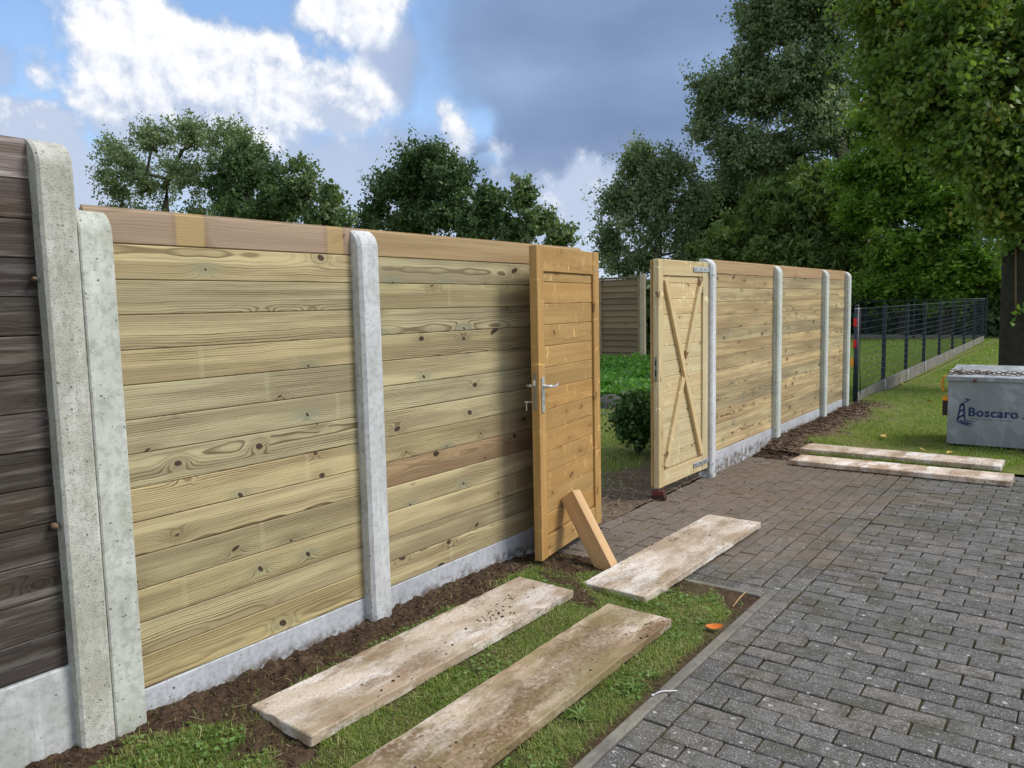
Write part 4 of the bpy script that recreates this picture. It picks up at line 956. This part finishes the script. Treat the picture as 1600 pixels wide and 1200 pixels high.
mk('willow_tree', 'soft willow-like tree below the huge poplar', 37., [(1240, 500, .3), (1240, 420, .24), (1240, 350, .16)],
   [(1215, 320, 60, 60, 50), (1280, 310, 66, 66, 54), (1190, 385, 60, 50, 40), (1270, 385, 80, 50, 54), (1330, 370, 50, 70, 36)], leaf=.15, n=48000, mat='willow_leaf', seed=9, cl=1.1, aspect=2.6, droop=.7)
mk('bushy_willow', 'low rounded yellow-green bush just above the pale gate leaf', 35., [(1140, 500, .12), (1140, 430, .1), (1140, 390, .06)],
   [(1140, 378, 34, 34, 30), (1115, 402, 30, 26, 16), (1175, 402, 34, 28, 18)], leaf=.12, n=20000, mat='willow_leaf', seed=10, cl=.75, aspect=2., cat='bush')
mk('elder_tree', 'dark dense tree filling in behind the low yellow-green bush', 43., [(1140, 500, .3), (1140, 400, .24), (1145, 330, .16)],
   [(1130, 330, 50, 50, 36), (1200, 300, 70, 50, 34), (1090, 390, 50, 50, 30), (1170, 390, 80, 50, 40), (1290, 380, 90, 70, 50)], leaf=.19, n=56000, mat='dark_leaf', seed=11, cl=1.3)
mk('hornbeam_tree', 'bright green layered tree overhanging the wire fence', 34.5, [(1475, 520, .28), (1475, 400, .24), (1465, 300, .18), (1450, 200, .12)],
   [(1400, 250, 56, 40, 44), (1380, 330, 56, 30, 36), (1440, 300, 70, 46, 54), (1500, 330, 70, 56, 54), (1430, 385, 70, 36, 44), (1500, 415, 70, 40, 44), (1390, 190, 52, 44, 30), (1470, 210, 80, 60, 50), (1400, 440, 62, 22, 26), (1540, 250, 60, 80, 40), (1465, 460, 66, 18, 22), (1345, 270, 30, 30, 14)], leaf=.122, n=130000, mat='hornbeam_leaf', seed=12, cl=1.15, aspect=1.8, flat=.55, gap=.32)
# near lime tree whose trunk stands behind the chest
Yt = 15.2
tb = at(1592, 600, Yt); base_ = (tb[0], tb[1], -.05)
MAT['trunk_bark'] = None
simple('trunk_bark', (.045, .042, .030), .9, 0, .7, 9., .1, 1.)
trk = [(tb[0], tb[1], -.1, .36), (tb[0], tb[1], .35, .31), (*at(1592, 500, Yt), .275), (*at(1593, 400, Yt), .25), (*at(1592, 300, Yt), .235), (*at(1590, 200, Yt), .20), (*at(1585, 60, Yt), .15), (*at(1580, -120, Yt), .10)]
lt = tree('lime_tree', 'large near tree with dark trunk behind the metal chest', base_, trk,
     [bpx(x, y, Yt + dy_, a, b, k) for x, y, dy_, a, b, k in ((1400, 60, 0., 56, 90, 46), (1415, 130, -.5, 50, 50, 34), (1430, 40, .6, 90, 100, 70), (1500, 90, -.9, 100, 110, 80), (1580, 60, .2, 110, 120, 80), (1460, 170, -.4, 80, 50, 46), (1545, 215, -1.0, 76, 66, 54), (1600, 260, -.6, 60, 80, 50), (1640, 150, 0., 100, 130, 70), (1400, -60, 0., 70, 70, 40), (1480, -90, 0., 140, 100, 70), (1570, 315, -.6, 46, 34, 20), (1620, 360, .4, 60, 40, 24))], .088, 78000, 'lime_leaf', 14, cl=.62, group='trees beyond the fence', aspect=1.25, gap=.26, r0=.007, bark='trunk_bark')
# two pale ivy shoots on the trunk
r_ = np.random.default_rng(4); iv = np.array([at(1575, 380, Yt - .33)] * 30 + [at(1592, 488, Yt - .34)] * 16) + r_.normal(0, .07, (46, 3)) - np.array(base_)
ob('ivy_shoot', leaves_mesh('ivy_shoot', iv[:30], .10, 'hornbeam_leaf', r_, 1.3), lt); ob('ivy_shoot', leaves_mesh('ivy_shoot', iv[30:], .09, 'hornbeam_leaf', r_, 1.3), lt)
ob('ivy_stem', Tube().add([Vector(at(1587, y_, Yt - .34)) - Vector(base_) for y_ in (495, 450, 400, 370)], .012, 5).me('rusty_bolt'), lt)
# hedges closing the far side
def hedge(name, label, x0, x1, y, h, n_, seed, mat='dark_leaf', dep=1.2):
    r = np.random.default_rng(seed); C = np.stack([r.uniform(x0, x1, n_), y + r.uniform(-dep, dep, n_) * .5, r.random(n_) ** .8 * h], 1)
    C[:, 2] *= .82 + .3 * fbm(C[:, 0], C[:, 1], .7, 3); C[:, 1] -= .7 * (fbm(C[:, 0] * 1.3, C[:, 2], 1.1, 3) - .5)
    root = empty(name, ((x0 + x1) / 2, y, 0), label, 'hedge'); C -= np.array([(x0 + x1) / 2, y, 0])
    ob('foliage', leaves_mesh('foliage', C, .20, mat, r, 1.4), root)
    q = Tube()
    for xx_ in np.arange(x0, x1, .9): q.add([(xx_ - (x0 + x1) / 2, 0, -.1), (xx_ - (x0 + x1) / 2 + .2, .1, h * .8)], [.06, .02], 5)
    q.box(-(x1 - x0) / 2, (x1 - x0) / 2, .45, .55, 0, h * .72)
    ob('stem', q.me('bark'), root)
hedge('hedge', 'dark hedge at the far end of the lawn behind the wire fence', -13., 7.5, 38., 3.4, 26000, 41)
hedge('tall_hedge', 'tall dark green thicket under the bright green tree', -4., 6.5, 31.5, 2.6, 0 + 15000, 42)
bpy.data.objects['tall_hedge'].location.y = 35.2; bpy.data.objects['tall_hedge'].location.x = 2.6

hedge('garden_hedge', 'dark hedge behind the slatted panel in the garden', -11., -3.4, 17.5, 2.1, 9000, 43)
# ------------------------------------------------------------------ garden through the gateway
r = np.random.default_rng(8)
n_ = 14000; x = r.uniform(-6.6, -2.0, n_); y = r.uniform(10.2, 13.8, n_); hgt = .05 + .26 * fbm(x, y, 1.6, 3) + .05 * (y - 10.2)
C = np.stack([x, y, .12 + hgt * r.random(n_) ** .5 * 1.15], 1)
ob('ground_cover', leaves_mesh('ground_cover', C, .075, 'nettle_leaf', r, 1.4, .3), None, (0, 0, 0), None, 'bright green nettle-like ground cover below the slatted panel', 'plants', kind='stuff')
def rock(px, py, Y, s_, label, seed):
    r = np.random.default_rng(seed); bm = bmesh.new(); bmesh.ops.create_icosphere(bm, subdivisions=3, radius=1.); k = r.normal(size=(5, 3))
    for v in bm.verts:
        d = v.co.normalized(); f = 1 + .16 * sum(math.sin(2.2 * (d.x * a + d.y * b + d.z * c)) for a, b, c in k) * .5; v.co = Vector((d.x * s_[0], d.y * s_[1], d.z * s_[2])) * f
    me = bpy.data.meshes.new('rock'); bm.to_mesh(me); bm.free(); me.materials.append(MAT['stone'])
    ob('border_stone', me, None, tuple(at(px, py, Y)), None, label, 'stone', 'stones edging the garden bed')
rock(955, 640, 10.1, (.24, .2, .19), 'dark boulder at the bed edge beside the honey gate leaf', 1)
rock(1003, 638, 10.2, (.20, .16, .13), 'flat grey stone at the bed edge behind the dark shrub', 2)
rock(1030, 643, 10.3, (.28, .2, .15), 'grey stone at the bed edge close to the pale gate leaf', 3)
rock(925, 642, 10.1, (.26, .2, .17), 'stone at the bed edge hidden behind the honey gate leaf', 4)
r = np.random.default_rng(9); base_ = np.array([-1.03, 7.25, 0.])
bs = empty('box_shrub', tuple(base_), 'small dark leafy shrub in the gateway behind the gate', 'shrub')
n_ = 4200; d = r.normal(size=(n_, 3)); d /= np.linalg.norm(d, axis=1)[:, None]; C = d * (r.random(n_) ** .4)[:, None] * np.array([.27, .30, .27]) + np.array([.02, 0, .33]); C *= (.62 + .75 * fbm(C[:, 0] * 2 + 3, C[:, 1] * 2 + C[:, 2] * 3, 2.4, 3))[:, None]; C[:, 2] += .06; C += .08 * r.normal(size=(n_, 3)) * (r.random((n_, 1)) < .25)
ob('foliage', leaves_mesh('foliage', C, .040, 'shrub_leaf', r, 1.5), bs)
q = Tube()
for i in range(12): q.add([(0, 0, -.02), (r.normal(0, .06), r.normal(0, .06), .18), (r.normal(0, .17), r.normal(0, .17), .45)], [.008, .006, .003], 4)
ob('stem', q.me('bark'), bs)

# ------------------------------------------------------------------ grass
def blades(name, x, y, z, h, wd, mat, r, lean=.5, rnd=None, kind='stuff', label=None, cat=None):
    n_ = len(x); a = r.uniform(0, 2 * math.pi, n_); dx_, dy_ = np.cos(a), np.sin(a); sx, sy = -dy_, dx_; ln = r.uniform(.15, 1., n_) * lean * h
    P0 = np.stack([x, y, z - .004], 1); side = np.stack([sx, sy, 0 * sx], 1) * (wd / 2)[:, None]
    mid = P0 + np.stack([dx_ * ln * .35, dy_ * ln * .35, h * .6], 1); tip = P0 + np.stack([dx_ * ln, dy_ * ln, h * np.maximum(.35, 1 - .45 * (ln / h) ** 2)], 1)
    V = np.stack([P0 - side, P0 + side, mid + side * .8, mid - side * .8, tip, tip], 1)[:, :5].reshape(-1, 3)
    i = np.arange(n_) * 5; F = np.concatenate([np.stack([i, i + 1, i + 2], 1), np.stack([i, i + 2, i + 3], 1), np.stack([i + 3, i + 2, i + 4], 1)])
    rr_ = rnd if rnd is not None else r.random(n_)
    return ob(name, bulk(name, V, F, mat, np.concatenate([rr_] * 3)), None, kind=kind, label=label, cat=cat)
r = np.random.default_rng(12)
n_ = 260000; x = r.uniform(.0, 1.385, n_); y = r.uniform(.6, 4.03, n_); so = verge_soil(x, y)
dens = np.clip(.56 + 2.0 * (fbm(x, y, 6., 3) - .42), .08, 1) * (1 - so) ** 1.5 + .015
k = (r.random(n_) < dens) & ~inside_slab(x, y, .006)
x, y = x[k], y[k]; z = verge_z(x, y, verge_soil(x, y)); L_ = fbm(x + 4, y, 4., 3)
h = (.010 + .030 * r.random(len(x)) ** 1.6) * (.6 + 1.1 * np.clip(L_ - .25, 0, 1))
blades('verge_grass', x, y, z, h, r.uniform(.0016, .0034, len(x)), 'grass_blade', r, 1.5, np.clip(r.random(len(x)) * .62 + .8 * (fbm(x + 8, y, 5., 3) - .45) + (r.random(len(x)) < .16) * .5, 0, 1), label='short green grass growing on the verge round the slabs', cat='grass')
# taller grass hugging the slab sides
xs_, ys_ = [], []
for cx, cy, hx, hy, rz, zt in SLABS[:3]:
    for i in range(1500):
        e = r.integers(0, 4); u = r.uniform(-1, 1); o_ = abs(r.normal(0, .012)) + .004
        a_, b_ = ((hx + o_, u * hy), (-hx - o_, u * hy), (u * hx, hy + o_), (u * hx, -hy - o_))[e]; xs_.append(cx + a_); ys_.append(cy + b_)
x = np.array(xs_); y = np.array(ys_); k = (x > .22) & (x < 1.37) & (y < 4.0) & (verge_soil(x, y) < .5) & (fbm(x, y, 6., 3) > .40) & ~inside_slab(x, y, .003); x, y = x[k], y[k]
blades('slab_edge_grass', x, y, verge_z(x, y, verge_soil(x, y)), r.uniform(.02, .055, len(x)), r.uniform(.002, .004, len(x)), 'grass_blade', r, 1.0, r.random(len(x)) * .75, label='longer grass fringing the sides of the slabs on the verge', cat='grass')
n_ = 300000; y = 8.05 + 26. * r.random(n_) ** 1.7; x = r.uniform(.12, 6.6, n_)
k = np.array([True] * n_) & ~inside_slab(x, y, .01) & (r.random(n_) < (1 - lawn_soil(x, y)) * np.clip(.30 + 2.0 * (fbm(x, y, 2.2, 3) - .40), .10, 1)) & (x < 1.2 + (y - 6) * .42)
x, y = x[k], y[k]
blades('lawn_grass', x, y, lawn_z(x, y, lawn_soil(x, y)), r.uniform(.018, .05, len(x)) * (1 + .02 * (y - 8)), r.uniform(.003, .006, len(x)) * (1 + .07 * (y - 8)), 'lawn_blade', r, .9, np.clip(r.random(len(x)) * .7 + .7 * (fbm(x, y, 1.1, 3) - .4), 0, 1), label='mown lawn grass behind the driveway round the metal chest', cat='grass')
n_ = 90000; y = r.uniform(9., 33., n_); x = r.uniform(-7.5, -.15, n_); k = (x > -.15 - (y - 9) * .36 - 1.); x, y = x[k], y[k]
blades('garden_grass', x, y, garden_z(x, y, garden_soil(x, y)), r.uniform(.03, .07, len(x)), r.uniform(.008, .016, len(x)), 'lawn_blade', r, .9, r.random(len(x)) * .6, label='green garden lawn seen through the wire fence', cat='grass')
n_ = 24000; y = r.uniform(5.8, 10.2, n_); x = r.uniform(-3.6, -.2, n_); k = (r.random(n_) < (1 - garden_soil(x, y)) * .9); x, y = x[k], y[k]
blades('gateway_grass', x, y, garden_z(x, y, garden_soil(x, y)), r.uniform(.03, .075, len(x)), r.uniform(.003, .006, len(x)), 'grass_blade', r, 1., r.random(len(x)) * .9, label='rough garden grass behind the gateway by the dark shrub', cat='grass')

# broad-bladed weed tufts on the verge
def weed(px, py, S0, nl, label, seed, z=.03):
    s_ = S0 * .72; r = np.random.default_rng(seed); nl = int(nl * r.uniform(1.3, 2.4)); wk = r.uniform(.6, 1.5); d = FWD + RGT * (px - 800) / FPX - UPV * (py - 600) / FPX; c = CAM + d * (z - CAM[2]) / d[2]
    c[2] = float(verge_z(np.array([c[0]]), np.array([c[1]]), np.array([0.]))[0]); V, F = [], []
    for i in range(nl):
        a = r.uniform(0, 2 * math.pi); L = s_ * r.uniform(.6, 1.15); up = r.uniform(.5, 1.3); wd = s_ * r.uniform(.022, .07) * wk; b = len(V); sx, sy = -math.sin(a), math.cos(a)
        for j, t in enumerate((0., .35, .7, 1.)):
            rr_ = L * t; zz = L * up * (t - .62 * t * t) * .9; ww = wd * (.5, 1., .8, .05)[j]; V += [(rr_ * math.cos(a) + sx * ww, rr_ * math.sin(a) + sy * ww, zz), (rr_ * math.cos(a) - sx * ww, rr_ * math.sin(a) - sy * ww, zz)]
        for j in range(3): F.append((b + 2 * j, b + 2 * j + 1, b + 2 * j + 3, b + 2 * j + 2))
    ob('weed_tuft', bulk('weed_tuft', V, F, 'weed_leaf', np.repeat(r.random(nl), 3)), None, tuple(c), None, label, 'weed', 'weeds on the verge')
weed(1058, 990, .075, 16, 'light green weed tuft at the far corner of the mossy slab', 1)
weed(1060, 1010, .07, 14, 'green weed tuft between the mossy slab and the orange leaf', 2)
weed(1100, 965, .08, 16, 'leafy weed tuft just above the orange leaf', 3)
weed(905, 1110, .085, 18, 'bright weed tuft beside the middle of the mossy slab', 4)
weed(990, 1065, .075, 14, 'pale green weed tuft left of the white cable tie', 5)
weed(795, 1003, .055, 9, 'small pale weed between the two long slabs', 6)
weed(868, 1185, .06, 10, 'weed tuft at the bottom picture edge beside the mossy slab', 7)
weed(1160, 935, .035, 7, 'tiny weed at the corner of kerb and gate path', 8)
weed(1020, 1045, .07, 12, 'weed tuft left of the kerb, below the corner of the mossy slab', 9)
weed(700, 1035, .045, 9, 'low weed at the side of the soil-smeared slab', 10)

r = np.random.default_rng(19); n_ = 9000; x = r.uniform(.1, 1.36, n_); y = r.uniform(.9, 4.0, n_); k = (fbm(x + 3, y + 6, 3.2, 3) + r.normal(0, .05, n_) > .52) & (verge_soil(x, y) < .5) & ~inside_slab(x, y, .01); x, y = x[k], y[k]
ob('clover_cover', leaves_mesh('clover_cover', np.stack([x, y, verge_z(x, y, verge_soil(x, y)) + r.uniform(.006, .026, len(x))], 1), .016, 'weed_leaf', r, 1.3, .75), None, (0, 0, 0), None, 'small round clover-like leaves among the verge grass', 'plants', kind='stuff')
# ------------------------------------------------------------------ soil clods, crumbs on slabs, straw, leaves
def lumps(name, P_, s_, mat, r, label, cat, parent=None):
    base = np.array([(1, 0, 0), (-1, 0, 0), (0, 1, 0), (0, -1, 0), (0, 0, 1), (0, 0, -1)], float); tri = np.array([(0, 2, 4), (2, 1, 4), (1, 3, 4), (3, 0, 4), (2, 0, 5), (1, 2, 5), (3, 1, 5), (0, 3, 5)])
    n_ = len(P_); V = base[None] * (s_[:, None, None]) * r.uniform(.55, 1.35, (n_, 6, 1)) ; a = r.uniform(0, 6.28, n_); c, s2 = np.cos(a)[:, None], np.sin(a)[:, None]
    V = np.stack([V[:, :, 0] * c - V[:, :, 1] * s2, V[:, :, 0] * s2 + V[:, :, 1] * c, V[:, :, 2] * .5 + .15 * V[:, :, 0]], 2) + P_[:, None]
    F = (tri[None] + (np.arange(n_) * 6)[:, None, None]).reshape(-1, 3)
    return ob(name, bulk(name, V.reshape(-1, 3), F, mat), None, kind='stuff', label=label, cat=cat)
r = np.random.default_rng(15)
n_ = 16000; x = r.uniform(0.02, .75, n_); y = r.uniform(.9, 4.1, n_); so = verge_soil(x, y); k = (r.random(n_) < so ** 2) & ~inside_slab(x, y, .005) & (y < 4.03); x, y = x[k], y[k]
lumps('soil_clods', np.stack([x, y, verge_z(x, y, verge_soil(x, y)) + .001], 1), .0022 + .0075 * r.random(len(x)) ** 4, 'soil_clod', r, 'loose dark soil clods heaped along the foot of the fence', 'soil')
n_ = 9000; x = np.abs(r.normal(.05, .22, n_)) + .03; y = r.uniform(7.7, 12.2, n_); k = r.random(n_) < lawn_soil(x, y); x, y = x[k], y[k]
lumps('far_soil_clods', np.stack([x, y, lawn_z(x, y, lawn_soil(x, y))], 1), .004 + .016 * r.random(len(x)) ** 3, 'soil_clod', r, 'dark soil clods along the pine fence beyond the gate', 'soil')
P_, s_ = [], []
for (cx, cy, hx, hy, rz, zt), num in zip(SLABS, (300, 90, 80, 30, 30)):
    cc = [(r.uniform(-hx, hx) * .8, r.uniform(-hy, hy) * .9) for _ in range(9)]
    for i in range(num):
        q = cc[r.integers(0, 9)]; u = np.clip(q[0] + r.normal(0, .05), -hx * .97, hx * .97); v_ = np.clip(q[1] + r.normal(0, .10), -hy * .97, hy * .97); P_.append((cx + u, cy + v_, zt + .0005)); s_.append(.0012 + .0085 * r.random() ** 5)
lumps('slab_crumbs', np.array(P_), np.array(s_), 'soil_clod', r, 'crumbs of dark soil scattered on top of the loose slabs', 'soil')
n_ = 900; x = r.uniform(-.9, 1.1, n_); y = r.uniform(4.3, 7.8, n_); k = r.random(n_) < np.clip(.7 - x * .5, .05, 1) ; x, y = x[k], y[k]
lumps('path_grit', np.stack([x, y, np.where(x < -.03, garden_z(x, y, garden_soil(x, y)), .002)], 1), .003 + .010 * r.random(len(x)) ** 4, 'soil_clod', r, 'soil crumbs trodden over the paved gate path', 'soil')
def straw(name, x, y, z, L, wd, r, label):
    a = r.uniform(0, 6.28, len(x)); dx_, dy_ = np.cos(a) * L / 2, np.sin(a) * L / 2; sx, sy = -np.sin(a) * wd / 2, np.cos(a) * wd / 2; t = r.uniform(-.15, .3, len(x)) * L
    V = np.stack([np.stack([x - dx_ - sx, y - dy_ - sy, z], 1), np.stack([x + dx_ - sx, y + dy_ - sy, z + np.abs(t)], 1), np.stack([x + dx_ + sx, y + dy_ + sy, z + np.abs(t)], 1), np.stack([x - dx_ + sx, y - dy_ + sy, z], 1)], 1).reshape(-1, 3)
    ob(name, bulk(name, V, np.arange(len(x) * 4).reshape(-1, 4), 'straw', r.random(len(x))), None, kind='stuff', label=label, cat='straw')
n_ = 420; x = r.uniform(-1.2, .05, n_); y = r.uniform(4.8, 7.6, n_); straw('dry_straw', x, y, garden_z(x, y, garden_soil(x, y)) + .01, r.uniform(.04, .16, n_), r.uniform(.002, .005, n_), r, 'dry straw and stalks littering the soil in the gateway')
n_ = 500; x = r.uniform(.12, 1.34, n_); y = r.uniform(1.2, 4.0, n_); k = ~inside_slab(x, y, .01); x, y = x[k], y[k]; straw('verge_straw', x, y, verge_z(x, y, verge_soil(x, y)) + .006, r.uniform(.015, .06, len(x)), r.uniform(.001, .0025, len(x)), r, 'bits of dry grass lying on the verge')
def leaf_mesh(L, Wd, mat, curl=.25):
    V, F = [], []; N_ = 7
    for i in range(N_):
        t = i / (N_ - 1); ww = Wd * math.sin(math.pi * min(1, t * .96 + .02)) ** .8 * .5; zc = curl * L * (t - .5) ** 2
        V += [(L * (t - .5), -ww, zc + .28 * ww), (L * (t - .5), 0, zc - .0), (L * (t - .5), ww, zc + .22 * ww)]
    for i in range(N_ - 1):
        for j in range(2): F.append((3 * i + j, 3 * i + j + 1, 3 * i + 3 + j + 1, 3 * i + 3 + j))
    return mesh('leaf', V, F, mat, True)
ob('fallen_leaf', leaf_mesh(.085, .045, 'orange_leaf', .5), None, (1.352, 3.48, .018), (.25, -.1, .35), 'bright orange fallen leaf on the grass beside the kerb', 'leaf')
random.seed(77)
def onz(px, py, z):
    d = FWD + RGT * (px - 800) / FPX - UPV * (py - 600) / FPX; return CAM + d * (z - CAM[2]) / d[2]
spots = [((1380, 682), 'yellow fallen leaf lying alone in the middle of the lawn strip'), ((1443, 704), 'yellow fallen leaf just behind the rear loose slab'), ((1375, 618), 'pale fallen leaf near the foot of the wire fence'), ((1412, 600), 'pale fallen leaf halfway along the wire fence plinth'), ((1453, 627), 'small pale fallen leaf left of the metal chest'), ((1484, 708), 'pale fallen leaf at the front corner of the metal chest'), ((1433, 578), 'small far fallen leaf beside the wire fence plinth'), ((1550, 548), 'small far fallen leaf by the foot of the near tree')]
lm = leaf_mesh(.10, .06, 'yellow_leaf', .6)
for (a, b), lb in spots:
    c = onz(a, b, .05); ob('fallen_leaf', lm, None, tuple(c), (random.uniform(-.4, .4), random.uniform(-.4, .4), random.uniform(0, 6)), lb, 'leaf', 'yellow leaves on the lawn')
ct = empty('cable_tie', (1.40, 2.90, .006), 'white plastic cable tie lying over the kerb', 'cable tie')
p0, p1, p2 = onz(1020, 1086, .012), onz(1033, 1080, .014), onz(1058, 1079, .012); o_ = np.array([1.40, 2.90, .006])
ob('strap', Tube().add([p0 - o_, p1 - o_, p2 - o_], [.0022, .0022, .0018], 6).me('white_plastic'), ct); ob('head', bevbox(.009, .009, .006, .001, 'white_plastic', 'head'), ct, tuple(p0 - o_))
stw = onz(1145, 948, .006); stw2 = onz(1165, 925, .012)
ob('stalk', Tube().add([stw, (stw + stw2) / 2 + np.array([0, 0, .006]), stw2], .0028, 5).me('rough_timber'), None, (0, 0, 0), None, 'dry brown stalk lying on the corner of the gate path', 'stalk')
